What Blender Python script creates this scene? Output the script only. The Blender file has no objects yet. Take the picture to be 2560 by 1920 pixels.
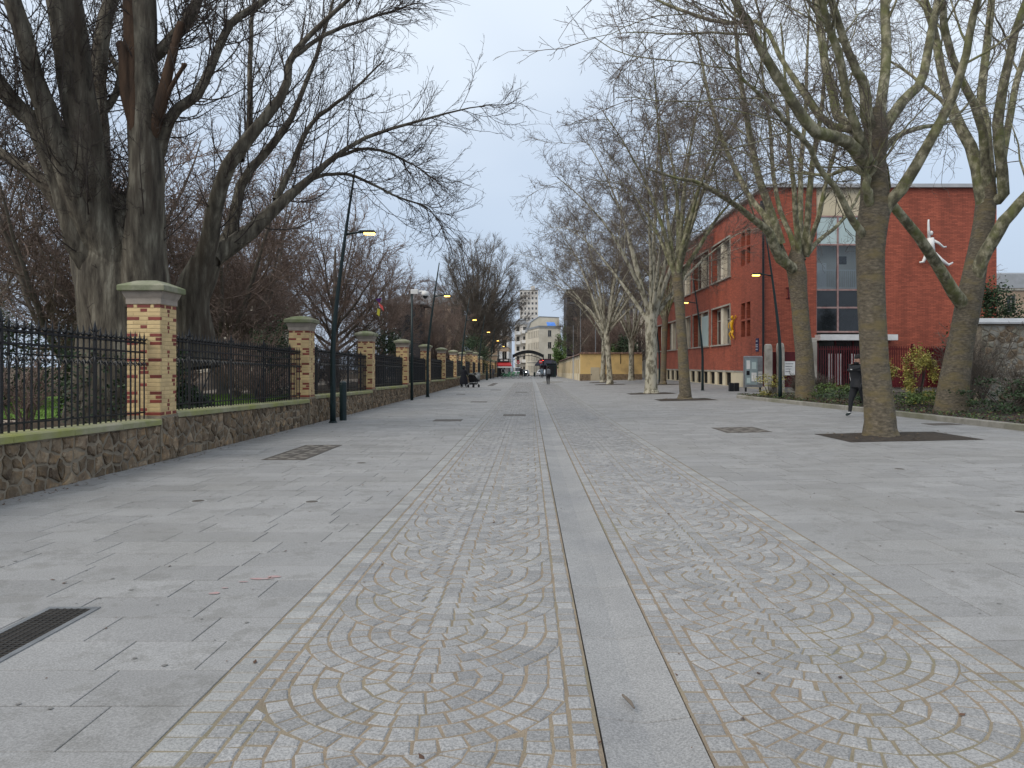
import bpy, math, random
import numpy as np
from mathutils import Vector, Matrix
R_ = math.radians
random.seed(7)
SC = bpy.context.scene
COL = SC.collection
# ------------------------------------------------------------------ camera, sky, sun, exposure
cam_d = bpy.data.cameras.new('camera')
cam = bpy.data.objects.new('camera', cam_d); COL.objects.link(cam)
cam.location = (0, 0, 1.48); cam.rotation_euler = (R_(90), 0, 0)
cam_d.sensor_width = 36; cam_d.lens = 26.02
cam_d.shift_x = -0.0172; cam_d.shift_y = -0.01836
cam_d.clip_start = 0.05; cam_d.clip_end = 4000
SC.camera = cam
SUN_EL, SUN_AZ = 44, -128          # behind the cloud, high behind the left shoulder
w = bpy.data.worlds.new('World'); SC.world = w; w.use_nodes = True
nt = w.node_tree; nt.nodes.clear()
wo = nt.nodes.new('ShaderNodeOutputWorld'); bg = nt.nodes.new('ShaderNodeBackground')
sky = nt.nodes.new('ShaderNodeTexSky'); sky.sky_type = 'NISHITA'; sky.sun_disc = False
sky.sun_elevation = R_(SUN_EL); sky.sun_rotation = R_(SUN_AZ)
sky.air_density = 1.0; sky.dust_density = 3.0; sky.ozone_density = 1.2
# an even overcast deck over the blue, brighter towards the zenith as overcast skies are, with soft folds
tc = nt.nodes.new('ShaderNodeTexCoord'); nz = nt.nodes.new('ShaderNodeTexNoise')
nz.inputs['Scale'].default_value = 1.6; nz.inputs['Detail'].default_value = 3
mp = nt.nodes.new('ShaderNodeMapping'); mp.inputs['Scale'].default_value = (1, 1, 2.6)
nt.links.new(tc.outputs['Generated'], mp.inputs[0]); nt.links.new(mp.outputs[0], nz.inputs['Vector'])
sp = nt.nodes.new('ShaderNodeSeparateXYZ'); nt.links.new(tc.outputs['Generated'], sp.inputs[0])
ml = nt.nodes.new('ShaderNodeMath'); ml.operation = 'MULTIPLY_ADD'; ml.inputs[1].default_value = .40; nt.links.new(nz.outputs['Fac'], ml.inputs[0])
sb = nt.nodes.new('ShaderNodeMath'); sb.operation = 'SUBTRACT'; sb.inputs[1].default_value = .20; nt.links.new(sp.outputs['Z'], sb.inputs[0]); nt.links.new(sb.outputs[0], ml.inputs[2])
cr = nt.nodes.new('ShaderNodeValToRGB'); cr.color_ramp.interpolation = 'EASE'; el = cr.color_ramp.elements
el[0].position = 0.; el[0].color = (4.15, 4.95, 6.2, 1); el[1].position = 1.; el[1].color = (7.6, 8.3, 9.0, 1)
for p_, c_ in ((.24, (4.75, 5.65, 6.95, 1)), (.48, (7.2, 7.95, 8.8, 1))): q_ = el.new(p_); q_.color = c_
nt.links.new(ml.outputs[0], cr.inputs[0])
mx = nt.nodes.new('ShaderNodeMix'); mx.data_type = 'RGBA'; mx.inputs['Factor'].default_value = .84
nt.links.new(sky.outputs[0], mx.inputs['A']); nt.links.new(cr.outputs[0], mx.inputs['B'])
nt.links.new(mx.outputs['Result'], bg.inputs['Color'])
bg.inputs['Strength'].default_value = 0.10
nt.links.new(bg.outputs[0], wo.inputs[0])
sd = bpy.data.lights.new('sun', 'SUN'); so = bpy.data.objects.new('sun', sd); COL.objects.link(so)
sd.energy = 1.5; sd.angle = R_(40); sd.color = (1, .92, .80)
so.rotation_euler = (R_(90 - SUN_EL), 0, R_(180 - SUN_AZ))
so.location = (0, 0, 30)
SC.view_settings.view_transform = 'Standard'; SC.view_settings.look = 'None'
SC.view_settings.exposure = 0.40; SC.view_settings.gamma = 1.0; SC.view_settings.use_curve_mapping = False
SC.cycles.max_bounces = 6; SC.cycles.transparent_max_bounces = 12

# ------------------------------------------------------------------ helpers
def zg(x, y):
    b = -0.30 * (1 - math.exp(-max(y, -20) / 24))
    s = (y - 84) / 6
    b -= 0.048 * (math.log1p(math.exp(s)) if s < 30 else s)
    return b + 0.02 * (min(max(x, 2.49), 15) - 2.49)
def at(px, py, d):
    return ((px - 1324) * d / 1850, d, 1.48 + (913 - py) * d / 1850)

def tag(o, label=None, cat=None, group=None, kind=None):
    if label: o['label'] = label
    if cat: o['category'] = cat
    if group: o['group'] = group
    if kind: o['kind'] = kind
    return o
def empty(name, loc=(0, 0, 0), rz=0, label=None, cat=None, group=None):
    o = bpy.data.objects.new(name, None); COL.objects.link(o)
    o.location = loc; o.rotation_euler = (0, 0, rz); o.empty_display_size = .2
    return tag(o, label, cat, group)
def inst(name, me, parent=None, loc=(0, 0, 0), rot=(0, 0, 0), scale=None):
    o = bpy.data.objects.new(name, me); COL.objects.link(o)
    o.location = loc; o.rotation_euler = rot
    if scale is not None: o.scale = scale if hasattr(scale, '__len__') else (scale,) * 3
    if parent is not None: o.parent = parent
    return o
def copy_tree(o, parent=None):
    c = o.copy(); COL.objects.link(c)
    if parent is not None: c.parent = parent
    for ch in list(o.children): copy_tree(ch, c)
    return c

class MB:
    """collects faces for one mesh"""
    def __init__(s): s.v = []; s.f = []; s.m = []
    def add(s, vs, fs, mi=0):
        n = len(s.v); s.v += [tuple(v) for v in vs]
        for f in fs: s.f.append(tuple(i + n for i in f)); s.m.append(mi)
    def quad(s, a, b, c, d, mi=0): s.add([a, b, c, d], [(0, 1, 2, 3)], mi)
    def box(s, x0, x1, y0, y1, z0, z1, mi=0):
        s.add([(x0,y0,z0),(x1,y0,z0),(x1,y1,z0),(x0,y1,z0),(x0,y0,z1),(x1,y0,z1),(x1,y1,z1),(x0,y1,z1)],
              [(3,2,1,0),(4,5,6,7),(0,1,5,4),(1,2,6,5),(2,3,7,6),(3,0,4,7)], mi)
    def cbox(s, x0, x1, y0, y1, z0, z1, c=.01, mi=0):      # box with chamfered top edge and corners
        s.rings([rect(x0, x1, y0, y1, z0), rect(x0, x1, y0, y1, z1 - c), rect(x0 + c, x1 - c, y0 + c, y1 - c, z1)], mi)
    def rings(s, rs, mi=0, cap=True, closed=True):
        k = len(rs[0]); vs = [p for r in rs for p in r]; fs = []
        for i in range(len(rs) - 1):
            for j in range(k if closed else k - 1):
                a = i * k + j; b = i * k + (j + 1) % k
                fs.append((a, b, b + k, a + k))
        if cap:
            fs.append(tuple(reversed(range(k)))); fs.append(tuple(range((len(rs) - 1) * k, len(rs) * k)))
        s.add(vs, fs, mi)
    def lathe(s, prof, c=(0, 0, 0), k=12, mi=0):
        s.rings([[(c[0] + r * math.cos(2*math.pi*j/k), c[1] + r * math.sin(2*math.pi*j/k), c[2] + z) for j in range(k)] for r, z in prof], mi)
    def tube(s, pts, rad, k=8, mi=0, cap=True):
        P = [Vector(p) for p in pts]; n = len(P); rs = []
        rad = rad if hasattr(rad, '__len__') else [rad] * n
        for i in range(n):
            t = (P[min(i+1, n-1)] - P[max(i-1, 0)]).normalized()
            ref = Vector((0, 0, 1)) if abs(t.z) < .8 else Vector((0, 1, 0))
            u = t.cross(ref).normalized(); v = t.cross(u)
            rs.append([P[i] + rad[i] * (math.cos(2*math.pi*j/k) * u + math.sin(2*math.pi*j/k) * v) for j in range(k)])
        s.rings(rs, mi, cap)
    def ball(s, c, r, k=10, h=6, mi=0):
        r = r if hasattr(r, '__len__') else (r, r, r)
        s.rings([[(c[0] + r[0]*math.sin(a)*math.cos(2*math.pi*j/k), c[1] + r[1]*math.sin(a)*math.sin(2*math.pi*j/k), c[2] - r[2]*math.cos(a)) for j in range(k)]
                 for a in [math.pi*(i + .12)/(h + .24) for i in range(h + 1)]], mi)
    def mesh(s, name, mats, smooth=False):
        me = bpy.data.meshes.new(name); me.from_pydata(s.v, [], s.f)
        mats = mats if isinstance(mats, (list, tuple)) else [mats]
        for m in mats: me.materials.append(m)
        if len(mats) > 1: me.polygons.foreach_set('material_index', s.m)
        if smooth: me.polygons.foreach_set('use_smooth', [True] * len(me.polygons))
        me.update(); return me
    def obj(s, name, mats, parent=None, loc=(0, 0, 0), rot=(0, 0, 0), smooth=False):
        return inst(name, s.mesh(name, mats, smooth), parent, loc, rot)
def rect(x0, x1, y0, y1, z): return [(x0, y0, z), (x1, y0, z), (x1, y1, z), (x0, y1, z)]
def struct(o): o['kind'] = 'structure'; return o
def stuff(o): o['kind'] = 'stuff'; return o

# ------------------------------------------------------------------ materials
def mat(name, c1, c2=None, scale=4, rough=.75, bump=0., bscale=None, speck=None, sscale=150, rnd=0., stain=None, stscale=.6,
        metal=0., spec=.4, emit=None, estr=0, detail=5, stretch=(1, 1, 1), c3=None, sharp=.18, stain2=None):
    m = bpy.data.materials.new(name); m.use_nodes = True
    n = m.node_tree.nodes; L = m.node_tree.links; b = n['Principled BSDF']
    b.inputs['Roughness'].default_value = rough; b.inputs['Metallic'].default_value = metal
    b.inputs['Specular IOR Level'].default_value = spec
    g = n.new('ShaderNodeNewGeometry'); mp = n.new('ShaderNodeMapping'); mp.inputs['Scale'].default_value = stretch
    L.new(g.outputs['Position'], mp.inputs[0])
    def noise(sc, det=detail, rg=.6):
        t = n.new('ShaderNodeTexNoise'); t.inputs['Scale'].default_value = sc; t.inputs['Detail'].default_value = det
        t.inputs['Roughness'].default_value = rg; L.new(mp.outputs[0], t.inputs['Vector']); return t
    c = lambda q: (q[0], q[1], q[2], 1)
    r = n.new('ShaderNodeValToRGB'); e = r.color_ramp.elements
    c2 = c2 or tuple(x * .8 for x in c1)
    e[0].position = .5 - sharp; e[0].color = c(c2); e[1].position = .5 + sharp; e[1].color = c(c1)
    if c3: q = r.color_ramp.elements.new(.5 + sharp*.25); q.color = c(c3)
    t = noise(scale); L.new(t.outputs['Fac'], r.inputs[0]); out = r.outputs[0]
    def mixc(fac, a, colr, mode='MIX'):
        q = n.new('ShaderNodeMix'); q.data_type = 'RGBA'; q.blend_type = mode
        if isinstance(fac, (int, float)): q.inputs['Factor'].default_value = fac
        else: L.new(fac, q.inputs['Factor'])
        L.new(a, q.inputs['A'])
        if isinstance(colr, tuple): q.inputs['B'].default_value = c(colr)
        else: L.new(colr, q.inputs['B'])
        return q.outputs['Result']
    def ramp(src, a, b_, va=0., vb=1.):
        q = n.new('ShaderNodeMapRange'); q.inputs['From Min'].default_value = a; q.inputs['From Max'].default_value = b_
        q.inputs['To Min'].default_value = va; q.inputs['To Max'].default_value = vb; L.new(src, q.inputs[0]); return q.outputs[0]
    if stain: out = mixc(ramp(noise(stscale, 6).outputs['Fac'], .48, .68, 0, .85), out, stain)
    if stain2: out = mixc(ramp(noise(stain2[1], 8, .7).outputs['Fac'], .52, .60, 0, .8), out, stain2[0])
    if speck:
        s_ = noise(sscale, 2, .8)
        out = mixc(ramp(s_.outputs['Fac'], .35, .65), out, mixc(1., out, (speck,) * 3, 'MULTIPLY'))
    if rnd:
        oi = n.new('ShaderNodeObjectInfo'); ad = n.new('ShaderNodeMath'); ad.operation = 'ADD'
        fr = n.new('ShaderNodeMath'); fr.operation = 'FRACT'
        L.new(oi.outputs['Random'], ad.inputs[0]); L.new(g.outputs['Random Per Island'], ad.inputs[1]); L.new(ad.outputs[0], fr.inputs[0])
        k = ramp(fr.outputs[0], 0, 1, 1 - rnd, 1 + rnd)
        cc = n.new('ShaderNodeCombineColor')
        for i in range(3): L.new(k, cc.inputs[i])
        out = mixc(1., out, cc.outputs[0], 'MULTIPLY')
    L.new(out, b.inputs['Base Color'])
    if bump:
        bt = noise(bscale or scale * 6, 4); bn = n.new('ShaderNodeBump'); bn.inputs['Strength'].default_value = bump
        bn.inputs['Distance'].default_value = .02; L.new(bt.outputs['Fac'], bn.inputs['Height']); L.new(bn.outputs[0], b.inputs['Normal'])
    if emit:
        b.inputs['Emission Color'].default_value = c(emit); b.inputs['Emission Strength'].default_value = estr
    return m
M = {}
M['cobble'] = mat('cobble granite', (.375, .37, .365), (.315, .312, .31), 3, .75, .25, 60, speck=.52, sscale=95, rnd=.16, stain=(.30, .30, .305), stscale=.5)
M['border'] = mat('border granite', (.36, .358, .35), (.31, .308, .30), 3, .7, .15, 60, speck=.6, sscale=95, rnd=.16)
M['gutter'] = mat('gutter granite', (.36, .355, .35), (.31, .306, .30), 2.5, .66, .12, 80, speck=.56, sscale=95, rnd=.06, stain=(.255, .255, .26), stscale=.9)
M['slab'] = mat('paving granite', (.345, .34, .335), (.292, .288, .284), 1.6, .74, .1, 80, speck=.64, sscale=95, rnd=.085, stain=(.265, .258, .245), stscale=.38, stain2=((.25, .245, .235), 3.2))
M['sand'] = mat('joint sand', (.34, .27, .195), (.23, .185, .135), 5, .95, .5, 120, stain=(.23, .22, .145), stscale=.8, speck=.75, sscale=120)
M['joint'] = mat('slab joint', (.21, .20, .175), (.15, .142, .125), 3, .95)
M['asphalt'] = mat('asphalt', (.085, .085, .088), (.06, .06, .064), 2, .9, .2, 90)
M['rubble'] = mat('rubble stone', (.27, .175, .09), (.095, .068, .047), 6, .9, .7, 22, rnd=.45, c3=(.17, .12, .075), stain=(.24, .185, .125), stscale=3.2, stain2=((.26, .21, .15), 9))
M['mortar'] = mat('wall mortar', (.33, .275, .205), (.19, .16, .12), 4, .95, .6, 30, stain=(.17, .15, .12), stscale=1.1)
M['coping'] = mat('mossy coping stone', (.33, .31, .22), (.22, .23, .10), 3, .92, .4, 25, stain=(.27, .28, .075), stscale=1.2)
M['capstone'] = mat('pillar cap stone', (.28, .27, .20), (.17, .18, .115), 4, .9, .35, 25, stain=(.13, .16, .06), stscale=1.6)
M['capneck'] = mat('pillar neck stone', (.36, .31, .26), (.27, .235, .2), 6, .9, .3, 30)
M['cream'] = mat('cream glazed brick', (.66, .49, .25), (.56, .41, .2), 7, .5, .12, 40, rnd=.12, stain=(.40, .29, .16), stscale=1.3)
M['redbrick'] = mat('red glazed brick', (.23, .048, .034), (.17, .04, .03), 8, .5, .15, 40, rnd=.25)
M['pmortar'] = mat('pillar mortar', (.58, .43, .235), (.44, .33, .18), 10, .95)
M['iron'] = mat('black iron', (.012, .014, .017), (.007, .008, .01), 8, .5, .1)
M['lampgreen'] = mat('dark green paint', (.010, .026, .027), (.007, .018, .02), 5, .42)
M['lamplight'] = mat('lit lamp lens', (1, .75, .3), None, 3, .5, emit=(1, .55, .10), estr=5)
M['white'] = mat('white paint', (.74, .74, .73), (.62, .62, .61), 3, .5)
M['steel'] = mat('galvanised steel', (.32, .33, .34), (.22, .23, .24), 6, .45, metal=.6)
M['castiron'] = mat('cast iron cover', (.115, .10, .085), (.08, .07, .06), 12, .7, .4, 60, metal=.3)
M['grate'] = mat('grate iron', (.05, .046, .042), (.03, .028, .026), 12, .65, metal=.4)
M['soil'] = mat('dark soil', (.075, .057, .042), (.035, .028, .022), 8, 1, 1., 40, speck=.6, sscale=60)
M['kerb'] = mat('kerb stone', (.30, .285, .25), (.2, .19, .16), 4, .9, .3, 30, rnd=.1, stain=(.16, .16, .10))
M['plane'] = mat('plane bark', (.35, .32, .225), (.10, .09, .058), 6, .9, .8, 40, sharp=.10, c3=(.21, .195, .125), stain=(.15, .16, .055), stscale=2.6, stretch=(1, 1, .7))
M['planelow'] = mat('old plane bark', (.215, .178, .13), (.072, .06, .043), 14, .95, 1., 50, c3=(.14, .118, .085), stain=(.18, .14, .065), stscale=2.4, stretch=(.7, .7, 1.7))
M['planetwig'] = mat('plane twig', (.18, .145, .12), (.105, .085, .07), 6, .9)
M['planepale'] = mat('pale plane bark', (.40, .37, .295), (.14, .125, .09), 5, .9, .6, 18, sharp=.09, c3=(.39, .365, .28), stretch=(1, 1, .5))
M['ash'] = mat('grey furrowed bark', (.215, .195, .15), (.036, .029, .022), 4.5, .95, 1., 20, c3=(.115, .10, .075), stain=(.05, .036, .025), stscale=1.1, stretch=(1.6, 1.6, .3))
M['deadwood'] = mat('dead brown wood', (.10, .058, .034), (.035, .022, .015), 4, .95, 1., 20, stretch=(1.6, 1.6, .3))
M['darktwig'] = mat('dark twig', (.075, .06, .05), (.04, .032, .028), 6, .95)
M['browntwig'] = mat('red brown twig', (.22, .16, .13), (.13, .093, .077), 6, .95)
M['greytwig'] = mat('grey brown twig', (.16, .135, .11), (.095, .08, .066), 6, .95)
M['paletwig'] = mat('pale grey twig', (.20, .175, .14), (.11, .095, .075), 6, .95)
M['leaf'] = mat('dark evergreen leaf', (.035, .065, .022), (.016, .034, .013), 2.5, .6, rnd=.35)
M['leafbright'] = mat('fresh green leaf', (.09, .135, .03), (.05, .085, .02), 2.5, .6, rnd=.35)
M['leafyellow'] = mat('yellow green leaf', (.36, .32, .07), (.2, .19, .05), 3, .6, rnd=.35)
M['leafbrown'] = mat('dry brown leaf', (.115, .06, .035), (.06, .035, .025), 3, .85, rnd=.4)
M['bamboo'] = mat('bamboo leaf', (.15, .23, .07), (.08, .14, .045), 2, .6, rnd=.3)
M['grass'] = mat('lawn grass', (.12, .21, .03), (.075, .14, .022), 3, .9, .6, 60, rnd=.3)
M['litter'] = mat('leaf litter', (.155, .105, .06), (.07, .048, .03), 14, 1, .9, 50, rnd=.35)
M['path'] = mat('pale gravel path', (.36, .30, .24), (.28, .235, .19), 5, 1, .3, 80)
# red facade: thin horizontal courses
def brickmat(name, c1, c2, mort, bw, rh, ms=.008, rough=.7):
    m = mat(name, c1, c2, 1.2, rough, stain=tuple(x*.72 for x in c2), stscale=.9, stretch=(1, 1, .22))
    n = m.node_tree.nodes; L = m.node_tree.links; b = n['Principled BSDF']
    src = b.inputs['Base Color'].links[0].from_socket
    g = n.new('ShaderNodeNewGeometry'); sp = n.new('ShaderNodeSeparateXYZ'); L.new(g.outputs['Position'], sp.inputs[0])
    ad = n.new('ShaderNodeMath'); ad.operation = 'ADD'; L.new(sp.outputs[0], ad.inputs[0]); L.new(sp.outputs[1], ad.inputs[1])
    cb = n.new('ShaderNodeCombineXYZ'); L.new(ad.outputs[0], cb.inputs[0]); L.new(sp.outputs[2], cb.inputs[1])
    t = n.new('ShaderNodeTexBrick'); t.inputs['Scale'].default_value = 1; t.inputs['Brick Width'].default_value = bw; t.inputs['Row Height'].default_value = rh
    t.inputs['Mortar Size'].default_value = ms; t.inputs['Mortar Smooth'].default_value = .3
    t.inputs['Color1'].default_value = (.72, .72, .72, 1); t.inputs['Color2'].default_value = (1.12, 1.12, 1.12, 1); t.inputs['Mortar'].default_value = tuple(mort) + (1,)
    L.new(cb.outputs[0], t.inputs['Vector'])
    q = n.new('ShaderNodeMix'); q.data_type = 'RGBA'; q.blend_type = 'MULTIPLY'; q.inputs['Factor'].default_value = 1
    L.new(src, q.inputs['A']); L.new(t.outputs['Color'], q.inputs['B']); L.new(q.outputs['Result'], b.inputs['Base Color'])
    bn = n.new('ShaderNodeBump'); bn.inputs['Strength'].default_value = .7; bn.inputs['Distance'].default_value = .012; bn.invert = True
    L.new(t.outputs['Fac'], bn.inputs['Height']); L.new(bn.outputs[0], b.inputs['Normal'])
    return m
M['redwall'] = brickmat('red brick facade', (.44, .110, .060), (.355, .088, .049), (.45, .40, .38), .33, .085, .010, .62)
M['facream'] = mat('cream render', (.62, .54, .39), (.55, .48, .34), 1.2, .85, stain=(.38, .32, .22), stscale=.4)
M['concrete'] = mat('pale concrete', (.40, .375, .33), (.28, .26, .225), 2, .9, .2, 20, stain=(.2, .18, .15), stscale=1.2)
M['roofgrey'] = mat('roof edge metal', (.42, .43, .44), (.34, .35, .36), 2, .5)
M['winframe'] = mat('grey window frame', (.40, .37, .32), (.3, .28, .24), 3, .7)
M['mullion'] = mat('cream mullion', (.66, .60, .48), (.52, .47, .37), 1.5, .8)
M['glass'] = mat('dark window glass', (.020, .023, .026), (.012, .014, .016), 1, .06, spec=.6)
M['glassblind'] = mat('glass with blinds', (.26, .25, .22), (.12, .118, .105), .9, .25, spec=.5)
M['frost'] = mat('frosted pale glass', (.46, .56, .56), (.40, .50, .50), .8, .3)
M['redpaint'] = mat('dull red paint', (.13, .012, .016), (.085, .010, .012), 3, .5)
M['yellow'] = mat('yellow paint', (.70, .40, .01), (.6, .33, .01), 5, .4)
M['yellowwall'] = mat('ochre render', (.66, .47, .20), (.60, .42, .18), .8, .9, stain=(.40, .28, .13), stscale=.7)
M['tile'] = mat('clay tile', (.16, .085, .055), (.10, .055, .04), 6, .9, rnd=.3)
M['blackcloth'] = mat('black cloth', (.011, .012, .015), (.007, .008, .010), 8, .9)
def clear_glass():
    m = bpy.data.materials.new('clear pane'); m.use_nodes = True; n = m.node_tree.nodes; L = m.node_tree.links; n.clear()
    o = n.new('ShaderNodeOutputMaterial'); a = n.new('ShaderNodeBsdfTransparent'); a.inputs[0].default_value = (.95, .97, .97, 1)
    g = n.new('ShaderNodeBsdfGlossy'); g.inputs['Roughness'].default_value = .03; x = n.new('ShaderNodeMixShader'); fr = n.new('ShaderNodeFresnel')
    L.new(fr.outputs[0], x.inputs[0]); L.new(a.outputs[0], x.inputs[1]); L.new(g.outputs[0], x.inputs[2]); L.new(x.outputs[0], o.inputs[0]); return m
M['clear'] = clear_glass()
# ------------------------------------------------------------------ the ground
def sheet(name, xs, ys, zf, m):
    v = [(x, y, zf(x, y)) for y in ys for x in xs]; k = len(xs)
    f = [(j*k+i, j*k+i+1, (j+1)*k+i+1, (j+1)*k+i) for j in range(len(ys)-1) for i in range(k-1)]
    me = bpy.data.meshes.new(name); me.from_pydata(v, [], f); me.materials.append(m); me.update()
    return inst(name, me)
YS = [-30, -15, -5, 0] + [2*i for i in range(1, 25)] + [50 + 5*i for i in range(0, 30)] + [210, 240, 280, 340, 420, 600, 1000, 2500]
struct(sheet('ground', [-900, -200, -60, -20, -6.3, 0, 2.5, 5, 8, 11, 15, 25, 60, 200, 900], YS, lambda x, y: zg(x, y) - .10, M['asphalt']))
KERB = [(11.55, -2), (11.35, 8), (11.05, 16.5), (10.78, 24.8), (9.95, 35)]
def kerbx(y):
    for (xa, ya), (xb, yb) in zip(KERB, KERB[1:]):
        if y <= yb: return xa + (xb - xa) * (y - ya) / (yb - ya)
    return 9.95
LX0, LX1, GX0, GX1 = -1.495, 2.485, .29, .70
yl = [0, .5] + [1 + 1.0*i for i in range(0, 160)]
lane = struct(sheet('cobbled_lane', [LX0 - .012, 0, GX0 - .001, GX0 + .001, GX1 - .001, GX1 + .001, LX1 + .012], yl[:79], lambda x, y: zg(x, y) - (.06 if GX0 < x < GX1 else .005), M['sand']))

class Pieces:
    """paving pieces: the nearest 300 as objects, the others joined"""
    def __init__(s): s.items = []
    def add(s, quad, bev, th, dz=0.): s.items.append((quad, bev, th, dz))
    def geo(s, it):
        q, bev, th, dz = it
        top = [(x, y, zg(x, y) + dz) for x, y in q]
        cx = sum(p[0] for p in q) / len(q); cy = sum(p[1] for p in q) / len(q); n = len(q)
        low = [(x, y, z - th) for x, y, z in top]
        if bev:
            def sh(p, d): 
                L = math.hypot(p[0]-cx, p[1]-cy) or 1; k = 1 - d * 1.4 / L; return (cx + (p[0]-cx)*k, cy + (p[1]-cy)*k, p[2])
            mid = [(x, y, z - bev * .8) for x, y, z in top]; top = [sh(p, bev) for p in top]
            v = low + mid + top
            f = [(i, (i+1) % n, n + (i+1) % n, n + i) for i in range(n)] + [(n+i, n+(i+1) % n, 2*n+(i+1) % n, 2*n+i) for i in range(n)] + [tuple(range(2*n, 3*n))]
        else:
            v = low + top; f = [(i, (i+1) % n, n + (i+1) % n, n + i) for i in range(n)] + [tuple(range(n, 2*n))]
        return v, f
    def build(s, piece, rest, m, parent, near=300):
        def key(it):
            cx = sum(p[0] for p in it[0]) / len(it[0]); cy = sum(p[1] for p in it[0]) / len(it[0])
            vis = cy > 2.75 and abs(cx + .02) < .70 * cy + .1
            return (0 if vis else 1, cy + .15*abs(cx))
        its = sorted(s.items, key=key)
        for it in its[:near]:
            v, f = s.geo(it); cx, cy, cz = [sum(p[i] for p in v) / len(v) for i in range(3)]
            me = bpy.data.meshes.new(piece); me.from_pydata([(a-cx, b-cy, c-cz) for a, b, c in v], [], f); me.materials.append(m)
            inst(piece, me, parent, (cx, cy, cz))
        mb = MB()
        for it in its[near:]: mb.add(*s.geo(it))
        stuff(mb.obj(rest, m, parent))

rg = random.Random(3)
# cobbles laid in segment arcs, one band either side of the gutter
cob = Pieces(); bor = Pieces()
J = .010
def jit(p, a): return (p[0] + rg.uniform(-a, a), p[1] + rg.uniform(-a, a))
def straight_row(pc, x0, x1, y0, y1, l0, l1, j=J, a=.004, bevfar=14):
    y = y0
    while y < y1:
        l = rg.uniform(l0, l1); s = 1 if y < 45 else 3
        q = [(x0 + j/2, y + j/2), (x1 - j/2, y + j/2), (x1 - j/2, y + l - j/2), (x0 + j/2, y + l - j/2)]
        pc.add([jit(p, a) for p in q], .008 if y < bevfar else 0, .03, rg.uniform(-.003, .002)); y += l
YFAR = 76
straight_row(bor, LX0, LX0 + .16, 1, YFAR, .095, .12, .008, .002)
straight_row(bor, LX1 - .16, LX1, 1, YFAR, .095, .12, .008, .002)
for x0, x1 in ((LX0 + .165, LX0 + .275), (GX0 - .12, GX0 - .008), (GX1 + .008, GX1 + .12), (LX1 - .275, LX1 - .165)):
    straight_row(cob, x0, x1, 1, YFAR, .10, .13)
def arcs(xa, xb):
    """overlapping fans: concentric rows round a centre on the mid line, each fan closing on the next"""
    wd = xb - xa; c = (xa + xb) / 2; Rr = wd * .527; t = .112; hw = wd / 2 - J / 2; yk = -.2
    def U(x, y0): return y0 - math.sqrt(max(0, Rr*Rr - x*x))
    while yk < YFAR + Rr + .3:
        far = yk - Rr > 14; n = rg.choice((5, 6, 6)); s = n * t
        for j in range(n):
            r0, r1 = Rr - j*t - J/2, Rr - (j+1)*t + J/2; rm = (r0 + r1) / 2
            def pp(r, l): return (r*math.sin(l/rm), yk - r*math.cos(l/rm)) if l < rm*math.pi/2 else (r, yk + l - rm*math.pi/2)
            for sd in (1, -1):
                l = -.055 if sd == 1 else .055
                while l < rm*math.pi/2 + s + .1:
                    dl = rg.uniform(.10, .12); a, b_ = l + J/2, l + dl - J/2; l += dl
                    q = []
                    for r, an in ((r0, a), (r0, b_), (r1, b_), (r1, a)):
                        x, y = pp(r, an); x, y = jit((sd * x, y), .0045)
                        x = min(hw, max(-hw, x)); y = min(y, U(x, yk + s) - J/2); q.append((c + x, y))
                    if sd == -1: q = q[::-1]
                    ar = sum(q[k][0]*q[(k+1) % 4][1] - q[(k+1) % 4][0]*q[k][1] for k in range(4)) / 2
                    if ar < .0022 or min(p[1] for p in q) < .95 or max(p[1] for p in q) > YFAR: continue
                    mid = [(q[k][0]+q[(k+2) % 4][0])/2 for k in (0, 1)]
                    cob.add(q, .007 if not far else 0, .03, rg.uniform(-.0025, .0018))
        yk += s
arcs(LX0 + .278, GX0 - .122)
arcs(GX1 + .122, LX1 - .278)
cob.build('cobblestone', 'cobble_field', M['cobble'], lane)
bor.build('border_block', 'border_blocks_beyond', M['border'], lane, 150)
# gutter
gut = struct(sheet('drainage_gutter', [GX0 - .004, GX1 + .004], yl, lambda x, y: zg(x, y) - .04, M['sand']))
y = 1.2
while y < 150:
    L = rg.choice((.9, 1.0, 1.0, 1.1)); g_ = .009
    prof = [(GX0 + .006, 0), (GX0 + .1, -.014), ((GX0 + GX1) / 2, -.026), (GX1 - .1, -.014), (GX1 - .006, 0)]
    v = []; k = 5; ys_ = [y + g_/2, y + g_/2 + .004, y + L - g_/2 - .004, y + L - g_/2]; dr = [.005, 0, 0, .005]
    for yy, e in zip(ys_, dr):
        for x, z in prof: v.append((x, yy, zg(x, yy) + z - .002 - e))
    nb = len(v)
    for yy in (ys_[0], ys_[3]):
        for x in (prof[0][0], prof[-1][0]): v.append((x, yy, zg(x, yy) - .06))
    f = [(j*k+i, j*k+i+1, (j+1)*k+i+1, (j+1)*k+i) for j in range(3) for i in range(4)]
    f += [(nb, nb+1, 4, 3, 2, 1, 0), (0, 15, nb+2, nb), (19, 4, nb+1, nb+3)]
    me = bpy.data.meshes.new('gutter_slab'); cy = y + L/2; cz = zg(.5, cy)
    me.from_pydata([(a - .495, b - cy, c - cz) for a, b, c in v], [], f); me.materials.append(M['gutter'])
    inst('gutter_slab', me, gut, (.495, cy, cz)); y += L
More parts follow.
